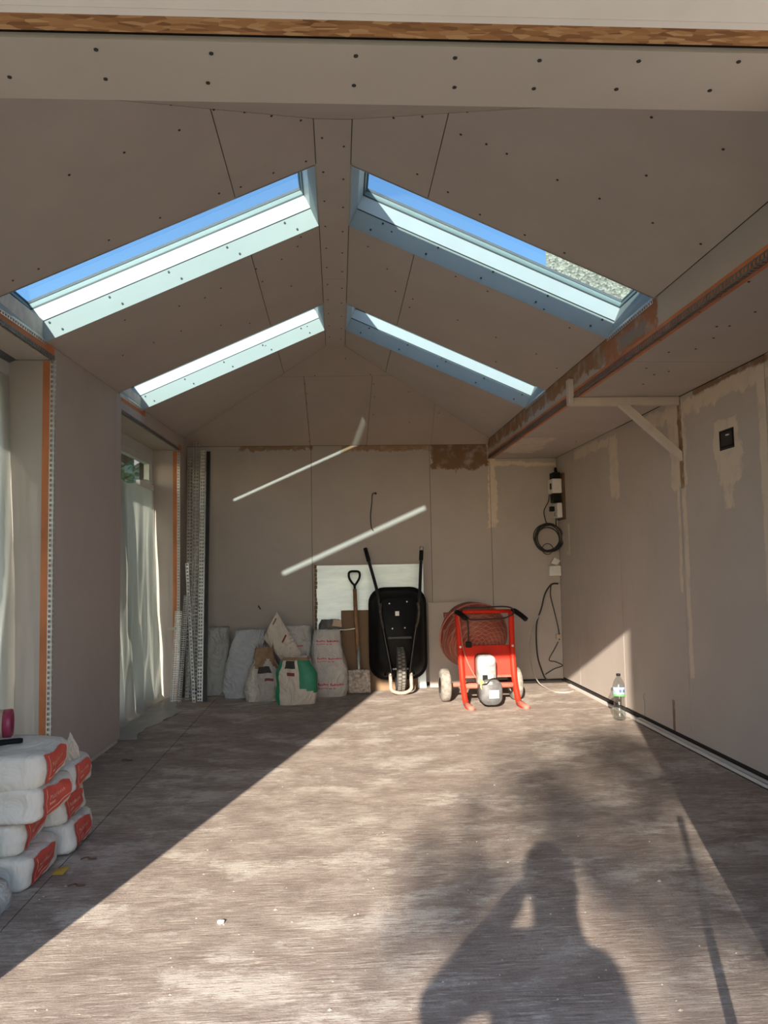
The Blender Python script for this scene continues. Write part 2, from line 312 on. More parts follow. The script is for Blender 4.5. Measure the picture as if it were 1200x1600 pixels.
# ---------------------------------------------------------------- mesh helpers
class MB:
    def __init__(s): s.v = []; s.f = []; s.m = []; s.mi = 0
    def add(s, vs, fs):
        o = len(s.v); s.v += [tuple(v) for v in vs]
        for f in fs: s.f.append(tuple(i+o for i in f)); s.m.append(s.mi)
        return s
    def box(s, a, b):
        x0, y0, z0 = a; x1, y1, z1 = b
        return s.add([(x0,y0,z0),(x1,y0,z0),(x1,y1,z0),(x0,y1,z0),(x0,y0,z1),(x1,y0,z1),(x1,y1,z1),(x0,y1,z1)],
                     [(3,2,1,0),(4,5,6,7),(0,1,5,4),(1,2,6,5),(2,3,7,6),(3,0,4,7)])
    def prism(s, pts, off):
        """convex polygon of 3-D points extruded by the vector off"""
        n = len(pts); off = Vector(off)
        vs = [Vector(p) for p in pts] + [Vector(p)+off for p in pts]
        fs = [tuple(range(n)), tuple(range(2*n-1, n-1, -1))] + [(i, i+n, (i+1) % n+n, (i+1) % n) for i in range(n)]
        return s.add(vs, fs)
    def beam(s, a, b, w, h, up=(0, 0, 1)):
        a = Vector(a); b = Vector(b); d = (b-a).normalized(); u = Vector(up)
        sx = d.cross(u).normalized(); sz = sx.cross(d)
        q = [sx*w/2*i + sz*h/2*j for i, j in ((-1,-1),(1,-1),(1,1),(-1,1))]
        return s.add([a+k for k in q]+[b+k for k in q], [(0,1,2,3),(7,6,5,4)]+[(i, i+4, (i+1) % 4+4, (i+1) % 4) for i in range(4)])
    def tube(s, pts, r, n=8, cap=True):
        pts = [Vector(p) for p in pts]; L = len(pts)
        rs = r if isinstance(r, (list, tuple)) else [r]*L
        t = (pts[1]-pts[0]).normalized(); u = t.orthogonal().normalized(); vs = []
        for i, p in enumerate(pts):
            t2 = (pts[min(i+1, L-1)]-pts[max(i-1, 0)]).normalized()
            u = (u - t2*u.dot(t2)).normalized(); w = t2.cross(u)
            vs += [p + (u*math.cos(2*math.pi*k/n) + w*math.sin(2*math.pi*k/n))*rs[i] for k in range(n)]
        fs = [(i*n+k, i*n+(k+1) % n, (i+1)*n+(k+1) % n, (i+1)*n+k) for i in range(L-1) for k in range(n)]
        if cap: fs += [tuple(range(n-1, -1, -1)), tuple((L-1)*n+k for k in range(n))]
        return s.add(vs, fs)
    def lathe(s, prof, c=(0, 0, 0), axis=(0, 0, 1), n=24):
        """prof: (radius, height) along axis from c"""
        a = Vector(axis).normalized(); u = a.orthogonal().normalized(); w = a.cross(u); c = Vector(c); vs = []
        for r, h in prof:
            vs += [c + a*h + (u*math.cos(2*math.pi*k/n) + w*math.sin(2*math.pi*k/n))*max(r, 1e-4) for k in range(n)]
        L = len(prof)
        fs = [(i*n+k, i*n+(k+1) % n, (i+1)*n+(k+1) % n, (i+1)*n+k) for i in range(L-1) for k in range(n)]
        return s.add(vs, fs)
    def grid(s, fn, nu, nv):
        vs = [fn(i/nu, j/nv) for j in range(nv+1) for i in range(nu+1)]
        return s.add(vs, [(j*(nu+1)+i, j*(nu+1)+i+1, (j+1)*(nu+1)+i+1, (j+1)*(nu+1)+i) for j in range(nv) for i in range(nu)])
    def build(s, name, mat, parent=None, smooth=False, bevel=0, origin=None):
        me = bpy.data.meshes.new(name)
        og = Vector(origin) if origin is not None else Vector((0, 0, 0))
        me.from_pydata([tuple(Vector(v)-og) for v in s.v], [], s.f)
        mats = mat if isinstance(mat, (list, tuple)) else [mat]
        for k in mats: me.materials.append(M[k] if isinstance(k, str) else k)
        if len(mats) > 1: me.polygons.foreach_set('material_index', s.m)
        bm = bmesh.new(); bm.from_mesh(me); bmesh.ops.recalc_face_normals(bm, faces=bm.faces)
        bm.to_mesh(me); bm.free()
        if smooth:
            me.polygons.foreach_set('use_smooth', [True]*len(me.polygons))
        me.update()
        o = bpy.data.objects.new(name, me); COL.objects.link(o)
        if parent is not None:
            o.parent = parent; o.matrix_parent_inverse = parent_world(parent).inverted()
        o.location = og
        if bevel:
            bv = o.modifiers.new('bevel', 'BEVEL'); bv.width = bevel; bv.segments = 2; bv.limit_method = 'ANGLE'
        return o
def parent_world(o):
    m = Matrix.Translation(o.location) @ o.rotation_euler.to_matrix().to_4x4()
    return m if o.parent is None else parent_world(o.parent) @ o.matrix_parent_inverse @ m
def tag(o, label=None, cat=None, group=None, kind=None):
    if label: o['label'] = label
    if cat: o['category'] = cat
    if group: o['group'] = group
    if kind: o['kind'] = kind
    return o
def thing(name, label, cat, loc=(0, 0, 0), group=None, kind=None):
    o = bpy.data.objects.new(name, None); COL.objects.link(o); o.location = loc; o.empty_display_size = 0.1
    return tag(o, label, cat, group, kind)
def B(name, a, b, mat, parent=None, bevel=0): return MB().box(a, b).build(name, mat, parent, bevel=bevel)
def arc(c, r, a0, a1, n, ax=(1, 0, 0), ay=(0, 0, 1)):
    c = Vector(c); ax = Vector(ax); ay = Vector(ay)
    return [c + ax*r*math.cos(a0+(a1-a0)*k/n) + ay*r*math.sin(a0+(a1-a0)*k/n) for k in range(n+1)]
def smooth_path(pts, sub=5):
    pts = [Vector(p) for p in pts]; out = []
    for i in range(len(pts)-1):
        p0 = pts[max(i-1, 0)]; p1 = pts[i]; p2 = pts[i+1]; p3 = pts[min(i+2, len(pts)-1)]
        for k in range(sub):
            t = k/sub
            out.append(0.5*((2*p1) + (p2-p0)*t + (2*p0-5*p1+4*p2-p3)*t*t + (3*p1-p0-3*p2+p3)*t**3))
    return out + [pts[-1]]
def fb(x, y, z=0.0, o=3): return noise.fractal(Vector((x, y, z)), 1.0, 2.0, o)

# ================================================================ STRUCTURE
XR, YB, ZR, SL = 2.30, 8.0, 3.18, 0.445
RL, RR = -0.08, 0.09            # edges of the flat ridge strip
XB, ZF = 1.58, 2.32             # beam face and flat ceiling
YF0, YF1, ZH = 1.52, 1.92, 2.40  # front wall outer and inner face, head of the opening
JL, JR = -1.30, 1.17            # jambs of the front opening
def XL(y): return -1.60 + 0.0229*(y-4.5)
def zl(x): return ZR + SL*(x-RL)
def zr(x): return ZR - SL*(x-RR)
def yfront(z): return YF1 + (z-2.49)/0.5
def yback(z): return YB - (z-2.47)/0.607
S = [(3.70, 4.36), (5.72, 6.34)]  # skylight openings along y

# floor slab: two pours with the open joint at x = -1.17
fl = MB().box((-1.165, YF0-0.05, -0.16), (XR+0.3, YB+0.3, 0.0)).build('floor', 'floor')
tag(fl, 'pale brushed concrete floor slab with dust and a joint on the left', None, kind='structure')
B('slab_strip', (-2.1, YF0-0.05, -0.16), (-1.170, YB+0.3, 0.0), 'floor', fl)
B('joint_filler', (-1.18, YF0, -0.16), (-1.162, YB+0.3, -0.003), 'joint', fl)
B('slab_edge', (-2.2, YF0-0.1, -0.5), (XR+0.4, YB+0.4, -0.16), 'render_out', fl)
gd = tag(MB().box((-40, -40, -0.9), (40, 50, -0.42)).build('ground', 'grass'), 'garden ground outside around the building', None, kind='structure')
B('patio', (-2.6, -3.5, -0.42), (3.0, YF0-0.1, -0.405), 'paving', gd)

def panel(parent, poly, off, mat, name='panel', inset=0.0022):
    """one board: polygon shrunk a little about each edge so that a joint stays open"""
    pts = [Vector(p) for p in poly]; n = len(pts); c = sum(pts, Vector())/n
    nrm = (pts[1]-pts[0]).cross(pts[2]-pts[1]).normalized(); out = []
    for i in range(n):
        p = pts[i]; e0 = (p-pts[i-1]).normalized(); e1 = (pts[(i+1) % n]-p).normalized()
        n0 = nrm.cross(e0).normalized(); n1 = nrm.cross(e1).normalized()
        if n0.dot(c-p) < 0: n0 = -n0
        if n1.dot(c-p) < 0: n1 = -n1
        bis = n0+n1; k = 1+n0.dot(n1)
        out.append(p + bis*(inset/max(k, 0.25)))
    return MB().prism(out, off).build(name, mat, parent)

# ---- back wall
wb = B('wall_back', (-2.0, YB+0.014, -0.1), (XR+0.3, YB+0.25, 2.62), 'dark'); tag(wb, 'grey plasterboard back wall with brown stained top edge', None, kind='structure')
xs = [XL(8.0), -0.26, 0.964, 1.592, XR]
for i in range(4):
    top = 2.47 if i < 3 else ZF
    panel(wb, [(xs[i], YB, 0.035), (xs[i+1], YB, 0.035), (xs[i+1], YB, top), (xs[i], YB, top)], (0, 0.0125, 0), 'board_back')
# ---- right wall
wr = B('wall_right', (XR+0.014, YF0, -0.1), (XR+0.3, YB+0.25, 2.62), 'dark'); tag(wr, 'grey plasterboard right wall with pale filler along its joints', None, kind='structure')
ys = [YF1, 2.83, 4.0, 5.085, 6.25, 7.43, YB]
for i in range(6):
    panel(wr, [(XR, ys[i], 0.05), (XR, ys[i+1], 0.05), (XR, ys[i+1], ZF), (XR, ys[i], ZF)], (0.0125, 0, 0), 'board_right', inset=0.005 if i in (2, 3) else 0.0022)
bsr = MB().box((XR-0.045, YF1, 0.0), (XR+0.012, 5.93, 0.006)).box((XR-0.045, YF1, 0.0), (XR-0.041, 5.93, 0.032)).box((XR-0.045, YF1, 0.028), (XR-0.012, 5.93, 0.034)).build('baseboard_right', 'track')
tag(bsr, 'white metal track along the foot of the right wall', None, kind='structure')
B('track_length', (XR-0.03, 5.98, 0.0), (XR-0.004, 7.75, 0.018), 'track', bsr)
bsb = B('gap_shade_back', (1.45, YB-0.035, 0.0), (2.27, YB-0.004, 0.03), 'dark'); tag(bsb, 'dark strip standing in for the shaded gap at the foot of the back wall', None, kind='structure')  # dark strip added to draw the shaded gap under the boards
# ---- left wall with two tall window openings
W1 = (2.45, 4.49, 2.43); W2 = (5.77, 7.66, 2.385)
wl = thing('wall_left', 'grey plasterboard left wall with two tall window openings', None, kind='structure')
WT = 0.25
def lw(y, z, d=0.0): return Vector((XL(y)-d, y, z))
def lprism(poly, d0, d1, name, mat):
    return MB().prism([lw(y, z, d0) for y, z in poly], (-(d1-d0), 0, 0)).build(name, mat, wl)
for (a, b) in ((YF0, W1[0]), (W1[1], W2[0]), (W2[1], YB+0.2)):
    lprism([(a+.012, -0.1), (b-.012, -0.1), (b-.012, 2.62), (a+.012, 2.62)], 0.014, 0.32, 'blockwork', 'render_out')
for (a, b, zt) in (W1, W2):
    lprism([(a-.05, zt+.014), (b+.05, zt+.014), (b+.05, 2.62), (a-.05, 2.62)], 0.014, 0.32, 'lintel', 'render_out')
TOP = 2.515
def lpanel(poly, mat='board', name='panel'):
    poly = [(y, zl(XL(y))-.003 if z == TOP else z) for y, z in poly]
    return panel(wl, [lw(y, z) for y, z in poly], (-0.0125, 0, 0), mat, name)
lpanel([(YF1, 0.03), (W1[0], 0.03), (W1[0], TOP), (YF1, TOP)])
lpanel([(W1[1], 0.03), (5.64, 0.03), (5.64, TOP), (W1[1], TOP)])
lpanel([(5.64, 0.03), (W2[0], 0.03), (W2[0], TOP), (5.64, TOP)])
lpanel([(W2[1], 0.03), (YB, 0.03), (YB, TOP), (W2[1], TOP)])
for (a, b, zt) in (W1, W2):
    lpanel([(a, zt), (b, zt), (b, TOP), (a, TOP)], name='header_panel')
    # reveals: far side, near side, head
    for yy, off in ((b, 0.012), (a, -0.012)):
        panel(wl, [lw(yy, 0.0, 0.013), lw(yy, zt, 0.013), lw(yy, zt, WT+.02), lw(yy, 0.0, WT+.02)], (0, off, 0), 'board', 'reveal_panel')
    panel(wl, [lw(a, zt, 0.013), lw(b, zt, 0.013), lw(b, zt, WT+.02), lw(a, zt, WT+.02)], (0, 0, 0.012), 'board', 'reveal_panel')
    # orange primer strips by the arrises
    MB().prism([lw(b-.0015, 0.0, 0.012), lw(b-.0015, zt-.01, 0.012), lw(b-.0015, zt-.01, 0.062), lw(b-.0015, 0.0, 0.062)], (0, 0.003, 0)).build('primer_strip', 'orange', wl)
    
for (y0, y1) in ((3.0, 4.49), (5.77, 6.42)):
    MB().prism([lw(y0, zl(XL(y0))-.05, -0.0015), lw(y1, zl(XL(y1))-.05, -0.0015), lw(y1, zl(XL(y1))-.006, -0.0015), lw(y0, zl(XL(y0))-.006, -0.0015)], (-0.003, 0, 0)).build('primer_strip', 'orange', wl)
MB().prism([lw(7.62, 2.36, -0.002), lw(7.74, 2.36, -0.002), lw(7.74, 2.44, -0.002), lw(7.62, 2.44, -0.002)], (-0.003, 0, 0)).build('primer_patch', 'orange', wl)

def perf_strip(mb, a, b, w, normal_w, pitch=0.02, hole=0.55, rows=1, thick=None):
    """flat strip from a to b, width vector normal_w*w, with punched holes (real openings)"""
    a = Vector(a); b = Vector(b); d = b-a; n = max(2, int(d.length/pitch)); wv = Vector(normal_w).normalized()*w
    e = [0.0]
    for r in range(rows):
        c = (r+0.5)/rows; hw = 0.30/rows
        e += [c-hw, c+hw]
    e.append(1.0)
    vs = []; fs = []; nc = len(e)
    for i in range(n):
        for t in (i/n + (1-hole)/2/n, i/n + (1+hole)/2/n):
            vs += [a + d*t + wv*k for k in e]
    vs0 = [a + wv*k for k in e]; vs1 = [b + wv*k for k in e]
    allv = vs0 + vs + vs1; R = 2*n+2
    for r in range(R-1):
        for c in range(nc-1):
            if r % 2 == 1 and c % 2 == 1: continue
            fs.append((r*nc+c, r*nc+c+1, (r+1)*nc+c+1, (r+1)*nc+c))
    mb.add(allv, fs)
def corner_bead(parent, a, b, w1, w2, name='corner_bead', mat='zinc', w=0.026, off=0.002):
    mb = MB(); perf_strip(mb, a, b, w, w1, 0.028, rows=1); perf_strip(mb, a, b, w, w2, 0.028, rows=1)
    mb.tube([a, b], 0.003, 6)
    return mb.build(name, mat, parent)
for (a, b, zt) in (W1, W2):
    c0 = lw(b, 0.0, -0.004) + Vector((0, -0.004, 0)); c1 = lw(b, zt, -0.004) + Vector((0, -0.004, 0))
    corner_bead(wl, c0, c1, (-1, 0, 0), (0, 1, 0))
    h0 = lw(a, zt, -0.004) + Vector((0, 0, -0.004)); h1 = lw(b, zt, -0.004) + Vector((0, 0, -0.004))
    corner_bead(wl, h0, h1, (0, 0, 1), (-1, 0, 0), mat='bead_dull', w=0.022)

# ---- windows in the left wall
def tall_window(idx, a, b, zt, mull, label):
    w = thing('window_%d' % idx, label, None, (XL((a+b)/2)-WT-0.03, (a+b)/2, 0), kind='structure')
    x0, x1 = -WT-0.07, -WT
    def bar(y0, y1, z0, z1, name, d0=WT, d1=WT+0.07, mat='white_frame'):
        return MB().prism([lw(y0, z0, d0), lw(y1, z0, d0), lw(y1, z1, d0), lw(y0, z1, d0)], (-(d1-d0), 0, 0)).build(name, mat, w)
    a2, b2 = a-0.01, b+0.01
    bar(a2, b2, 0.0, 0.07, 'frame_bottom'); bar(a2, b2, zt-0.09, zt+0.015, 'frame_top')
    bar(a2, a2+0.07, 0.07, zt-0.09, 'frame_side'); bar(b2-0.07, b2, 0.07, zt-0.09, 'frame_side')
    edges = [a2+0.07] + mull + [b2-0.07]
    for mm in mull: bar(mm-0.04, mm+0.04, 0.07, zt-0.09, 'mullion')
    for i in range(len(edges)-1):
        y0 = edges[i]+(0.04 if i else 0); y1 = edges[i+1]-(0.04 if i < len(edges)-2 else 0)
        for q in ((y0, y1, 0.07, 0.13), (y0, y1, zt-0.15, zt-0.09)): bar(*q, 'sash_rail', WT+.01, WT+.06)
        for q in ((y0, y0+.055, 0.13, zt-.15), (y1-.055, y1, 0.13, zt-.15)): bar(*q, 'sash_stile', WT+.01, WT+.06)
        bar(y0+.05, y1-.05, 0.12, zt-.14, 'pane', WT+.03, WT+.034, 'glass')
    return w
tall_window(5, *W1, [3.47], 'near tall white framed window in the left wall, masked with plastic')
tall_window(6, *W2, [6.50], 'far tall white framed window in the left wall, masked with plastic')

# ---- front wall (around the opening the photographer looks through)
wf = B('wall_front', (-2.2, YF0, -0.42), (JL, YF1, ZF+0.3), 'render_out'); tag(wf, 'front wall with the wide opening, boarded inside', None, kind='structure')
B('pier', (JR, YF0, -0.42), (XR+0.3, YF1, ZF+0.3), 'render_out', wf)
B('header', (JL, 1.70, ZH+0.014), (JR, YF1, ZH+0.45), 'dark', wf)
B('header_outer', (JL, YF0, ZH+0.03), (JR, 1.70, ZH+0.45), 'render_out', wf)
panel(wf, [(JL, 1.692, ZH), (JR, 1.692, ZH), (JR, YF1, ZH), (JL, YF1, ZH)], (0, 0, 0.0125), 'board', 'soffit_panel', 0.0)
B('sheathing_edge', (JL, 1.612, ZH+0.004), (JR, 1.672, ZH+0.028), 'osb', wf)
B('fascia', (JL, 1.44, ZH-0.002), (JR, 1.588, ZH+0.2), 'fascia', wf)
B('fascia_lip', (JL, 1.590, ZH-0.001), (JR, 1.612, ZH+0.03), 'fascia', wf)
for xx, off in ((JL, -0.0125), (JR, 0.0125)):
    panel(wf, [(xx, 1.69, 0), (xx, YF1, 0), (xx, YF1, ZH), (xx, 1.69, ZH)], (off*-0.2, 0, 0), 'board', 'jamb_panel')

# ---- ceiling
ce = thing('ceiling', 'grey plasterboard hipped ceiling with screws and four skylights', None, kind='structure')
UP = (0, 0, 0.0125)
def lp(x, y): return (x, y, zl(x))
def rp(x, y): return (x, y, zr(x))
LE = -1.62
SEL, SER = -0.47, 0.465
def slope_polys(pt, zf, xe, xr, sgn):
    yfe, yfr = yfront(zf(xe)), yfront(ZR); ybe, ybr = yback(zf(xe)), yback(ZR)
    def yl(x, ya, yb): t = (x-xe)/(xr-xe); return ya+(yb-ya)*t
    seam = SEL if sgn < 0 else SER
    P = []
    for x0, x1 in ((xe, seam), (seam, xr)):
        P.append([pt(x0, yl(x0, yfe, yfr)), pt(x1, yl(x1, yfe, yfr)), pt(x1, S[0][0]), pt(x0, S[0][0])])
        P.append([pt(x0, S[0][1]), pt(x1, S[0][1]), pt(x1, S[1][0]), pt(x0, S[1][0])])
        P.append([pt(x0, S[1][1]), pt(x1, S[1][1]), pt(x1, yl(x1, ybe, ybr)), pt(x0, yl(x0, ybe, ybr))])
    return P
PL = slope_polys(lp, zl, LE, RL, -1); PR = slope_polys(rp, zr, XB, RR, 1)
for poly in PL + PR: panel(ce, poly, UP, 'board')
# ridge strip
panel(ce, [(RL, yfront(ZR), ZR-.002), (RR, yfront(ZR), ZR-.002), (RR, 5.2, ZR-.002), (RL, 5.2, ZR-.002)], UP, 'board', 'ridge_board')
panel(ce, [(RL, 5.2, ZR-.002), (RR, 5.2, ZR-.002), (RR, yback(ZR), ZR-.002), (RL, yback(ZR), ZR-.002)], UP, 'board', 'ridge_board')
# hips
def hb(x, z): return (x, yback(z), z)
def hf(x, z): return (x, yfront(z), z)
ze, zer = zl(LE), zr(XB)
def xl_at(z): return RL + (z-ZR)/SL
def xr_at(z): return RR + (ZR-z)/SL
zj = 2.985
x0j, x1j = -0.29, 0.345
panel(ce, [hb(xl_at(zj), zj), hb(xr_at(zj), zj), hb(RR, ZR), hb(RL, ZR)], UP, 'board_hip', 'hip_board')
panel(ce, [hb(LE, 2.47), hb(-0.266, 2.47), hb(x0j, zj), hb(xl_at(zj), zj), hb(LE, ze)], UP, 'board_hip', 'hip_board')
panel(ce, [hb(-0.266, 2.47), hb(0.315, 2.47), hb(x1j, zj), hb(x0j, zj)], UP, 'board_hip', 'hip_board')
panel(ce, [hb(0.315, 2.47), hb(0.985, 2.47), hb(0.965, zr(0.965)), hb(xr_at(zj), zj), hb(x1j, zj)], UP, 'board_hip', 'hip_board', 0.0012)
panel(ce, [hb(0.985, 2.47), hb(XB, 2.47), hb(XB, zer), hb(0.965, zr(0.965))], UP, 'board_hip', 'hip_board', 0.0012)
panel(ce, [hf(LE, 2.49), hf(XB, 2.49), hf(XB, zer), hf(RR, ZR), hf(RL, ZR), hf(LE, ze)], UP, 'board', 'hip_board')
# beam face and flat ceiling
panel(ce, [(XB, YF1, ZF), (XB, 3.66, ZF), (XB, 3.66, zer), (XB, YF1, zer)], (0.0125, 0, 0), 'board_beam', 'beam_panel')
panel(ce, [(XB, 3.66, ZF), (XB, YB, ZF), (XB, YB, zer), (XB, 3.66, zer)], (0.0125, 0, 0), 'board_beam', 'beam_panel')
fy = [YF1, 4.155, 6.46, YB]
for i in range(3):
    panel(ce, [(XB, fy[i], ZF), (XR, fy[i], ZF), (XR, fy[i+1], ZF), (XB, fy[i+1], ZF)], UP, 'board_flat')
mb = MB()
mb.box((XB-.002, YF1, ZF+.001), (XB+.001, YB, ZF+.045)).build('primer_strip', 'orange', ce)
B('primer_strip', (XB, YF1, ZF-.002), (XB+.05, YB, ZF+.001), 'orange', ce)
c0 = Vector((XB-.005, YF1, ZF-.005)); c1 = Vector((XB-.005, YB-.01, ZF-.005))
corner_bead(ce, c0, c1, (0, 0, 1), (1, 0, 0), mat='bead_dull', w=0.03)
for (a, b) in S:
    corner_bead(ce, Vector((XB-.006, a, zer-.004)), Vector((XB-.006, b, zer-.004)), (0, 0, -1), (.4, 0, .9), w=0.018)
    corner_bead(ce, Vector((XL(a)+.004, a, zl(XL(a))-.004)), Vector((XL(b)+.004, b, zl(XL(b))-.004)), (0, 0, -1), (-.4, 0, .9), w=0.018)
# screw heads
scr = MB()
def screw(p, nrm, r=0.0062):
    p = Vector(p); nrm = Vector(nrm).normalized(); u = nrm.orthogonal().normalized(); w = nrm.cross(u)
    vs = [p + nrm*0.0025 + (u*math.cos(k*math.pi/3)+w*math.sin(k*math.pi/3))*r for k in range(6)]
    vs2 = [v - nrm*0.0035 for v in vs]
    scr.add(vs+vs2, [(0,1,2,3,4,5)]+[(i, i+6, (i+1) % 6+6, (i+1) % 6) for i in range(6)])
for (px, py) in [(15,120),(165,123),(325,129),(553,133),(710,136),(834,138),(963,139),(1109,141),(150,77),(330,83),(556,87),(711,90),(843,94),(998,95),(1154,96)]:
    screw(atZ(px, py, ZH-.0), (0, 0, -1), 0.0055)
nL = Vector((SL, 0, -1)).normalized(); nR = Vector((-SL, 0, -1)).normalized()
def onplane(px, py, p0, n):
    d = ray(px, py); c = Vector((0, 0, H)); return c + d*((Vector(p0)-c).dot(n)/d.dot(n))
for (px, py) in [(280,203),(194,238),(108,273),(267,163),(334,171),(382,175),(424,181),(470,188),(342,302),(376,292),(250,340),(170,375),(478,252),(427,270),(60,420),(20,438),
                 (195,500),(280,478),(320,465),(345,450),(410,440),(192,555),(240,535),(283,517),(345,508),(390,505),(465,385),(440,405),(400,420),(415,540),(470,370),(455,447),(480,510)]:
    screw(onplane(px, py, (RL, 0, ZR), nL), nL, 0.0055)
for (px, py) in [(615,184),(660,182),(720,210),(760,225),(792,240),(871,281),(937,310),(1020,348),(1095,381),(1018,183),(1130,233),(1010,274),(730,174),(652,272),(700,300),(750,335),(820,367),(882,395),
                 (612,362),(712,432),(762,455),(850,483),(890,512),(618,455),(645,467),(715,500),(775,527),(838,553),(870,575),(605,420),(575,385),(690,560),(775,565),(640,480)]:
    screw(onplane(px, py, (RR, 0, ZR), nR), nR, 0.0055)
for k in range(11):
    screw((RL+.035, 3.45+k*.31, ZR-.002), (0, 0, -1), 0.0055); screw((RR-.035, 3.52+k*.31, ZR-.002), (0, 0, -1), 0.0055)
for (px, py) in [(1125,463),(1093,487),(1120,510),(1140,509),(1115,528),(1087,545),(1180,487),(1060,505),(1045,550),(1022,585),(1045,580),(1010,575),(1005,600),(900,690),(1170,440),(1032,531)]:
    screw(atZ(px, py, ZF), (0, 0, -1), 0.006)
nB = Vector((0, -0.607, -1)).normalized()
for (px, py) in [(476,600),(480,615),(479,630),(584,600),(585,620),(583,648),(579,585),(492,587),(639,612),(686,645),(483,690),(640,660),(540,560)]:
    screw(onplane(px, py, (0, YB, 2.47), nB), nB, 0.005)
tag(scr.build('screws', 'screw', ce), 'dark screw heads dotted over the boards', kind='stuff')

# ---- roof over the ceiling (blocks the sky, leaves the skylight holes)
rf = MB()
RT = (0, 0, 0.20)
def up(poly, d=0.02): return [Vector(p)+Vector((0, 0, d)) for p in poly]
def grow(poly, e=0.018):
    """pull skylight-side edges back so the linings fit in the hole"""
    out = []
    for p in poly:
        y = p[1]
        for a, b in S:
            if abs(y-a) < 1e-6: y -= e
            elif abs(y-b) < 1e-6: y += e
        out.append((p[0], y, p[2]))
    return out
for poly in PL: 
    q = [Vector(p) for p in grow(poly)]
    rf.prism(up([(v if v.x > LE+.01 else Vector((LE-.5, v.y, zl(LE-.5)))) for v in q], 0.02), RT)
for poly in PR: rf.prism(up(grow(poly), 0.02), RT)
rf.prism(up([(RL-.004, yfront(ZR), ZR), (RR+.004, yfront(ZR), ZR), (RR+.004, yback(ZR), ZR), (RL-.004, yback(ZR), ZR)], 0.015), (0, 0, 0.2))
rf.prism(up([hb(LE-.5, 2.3), hb(XB, 2.3), hb(XB, zer), hb(RR, ZR), hb(RL, ZR), hb(LE-.5, zl(LE-.5))], 0.02), RT)
rf.prism(up([hf(LE-.5, 2.47), hf(XB, 2.47), hf(XB, zer), hf(RR, ZR), hf(RL, ZR), hf(LE-.5, zl(LE-.5))], 0.02), RT)
for (a, b) in S:   # strips of roof beyond the eave end of the skylights
    rf.prism(up([lp(LE-.5, a-.02), lp(LE-.5, b+.02), lp(LE-.13, b+.02), lp(LE-.13, a-.02)], 0.02), RT)
rf.box((XB+.013, YF0, ZF+.02), (XR+.3, YB+.25, ZF+.17))
rf.box((XB+.013, YF0, zer-.02), (XB+.2, S[0][0]-.02, zer+.18)); rf.box((XB+.13, YF0, zer-.02), (XB+.3, YB+.25, zer+.12))
rf.box((XB+.013, S[0][1]+.02, zer-.02), (XB+.2, S[1][0]-.02, zer+.18)); rf.box((XB+.013, S[1][1]+.02, zer-.02), (XB+.2, YB+.25, zer+.18))
rfo = tag(rf.build('roof', 'roof_slate'), 'dark roof covering above the ceiling', None, kind='structure')

# ---- skylights
CA = 1/math.sqrt(1+SL*SL); SA = SL*CA
def skylight(idx, side, a, b, label):
    sg = -1 if side == 'L' else 1
    x0 = RL-.006 if sg < 0 else RR+.006
    org = Vector((x0, a, (zl(x0) if sg < 0 else zr(x0))))
    U = Vector((sg*CA, 0, -SA)); Nn = Vector((sg*SA, 0, CA)); V = Vector((0, 1, 0))
    Lu = (abs((XL((a+b)/2) if sg < 0 else XB)-x0))/CA; Lv = b-a
    w = thing('window_%d' % idx, label, None, org, kind='structure')
    def T(u, v, n): return org + U*u + V*v + Nn*n
    def blk(u0, u1, v0, v1, n0, n1, name, mat):
        mb = MB(); c = [(u0,v0),(u1,v0),(u1,v1),(u0,v1)]
        mb.prism([T(p, q, n0) for p, q in c], Nn*(n1-n0)); return mb.build(name, mat, w)
    D = 0.102; e = 0.013
    blk(0, Lu, -e, 0, 0.0, D, 'lining_board', 'lining'); blk(0, Lu, Lv, Lv+e, 0.0, D, 'lining_board', 'lining')
    blk(-e, 0, -e, Lv+e, 0.0, 0.2, 'lining_board', 'lining'); blk(Lu, Lu+e, -e, Lv+e, 0.0, 0.2, 'lining_board', 'lining')
    # pale arris where the lining meets the ceiling
    blk(0, Lu, Lv-.004, Lv+.004, -0.008, 0.004, 'edge_bead', 'lining')
    # shadow gap and outer frame
    def ring(i0, o0, n0, n1, name, mat):
        mb = MB()
        for c in ([(-o0,-o0),(Lu+o0,-o0),(Lu+o0,-i0),(-o0,-i0)], [(-o0,Lv+i0),(Lu+o0,Lv+i0),(Lu+o0,Lv+o0),(-o0,Lv+o0)],
                  [(-o0,-i0),(-i0,-i0),(-i0,Lv+i0),(-o0,Lv+i0)], [(Lu+i0,-i0),(Lu+o0,-i0),(Lu+o0,Lv+i0),(Lu+i0,Lv+i0)]):
            mb.prism([T(p, q, n0) for p, q in c], Nn*(n1-n0))
        return mb.build(name, mat, w)
    ring(0.006, 0.03, D, D+.008, 'shadow_gap', 'gasket')
    ring(0.0, 0.05, D+.008, 0.192, 'frame', 'white_frame')
    ring(-0.004, 0.05, 0.192, 0.198, 'gasket', 'gasket')
    ring(-0.006, 0.055, 0.198, 0.225, 'sash', 'sash_grey')
    ring(-0.010, 0.09, 0.225, 0.240, 'flashing', 'roof_slate')
    blk(0.0, Lu, 0.0, Lv, 0.206, 0.212, 'pane', 'solar_glass')
    for k in range(5):
        u = 0.12+k*(Lu-.24)/4
        mb = MB(); mb.lathe([(0.0001, 0), (0.006, 0), (0.006, 0.003), (0.0001, 0.003)], T(u, Lv-.003, 0.022), (0, -1, 0), 8); mb.build('screw', 'screw', w)
        mb = MB(); mb.lathe([(0.0001, 0), (0.006, 0), (0.006, 0.003), (0.0001, 0.003)], T(u+.05, Lv-.003, 0.085), (0, -1, 0), 8); mb.build('screw', 'screw', w)
    return w
skylight(1, 'L', *S[0], 'near skylight in the left roof slope')
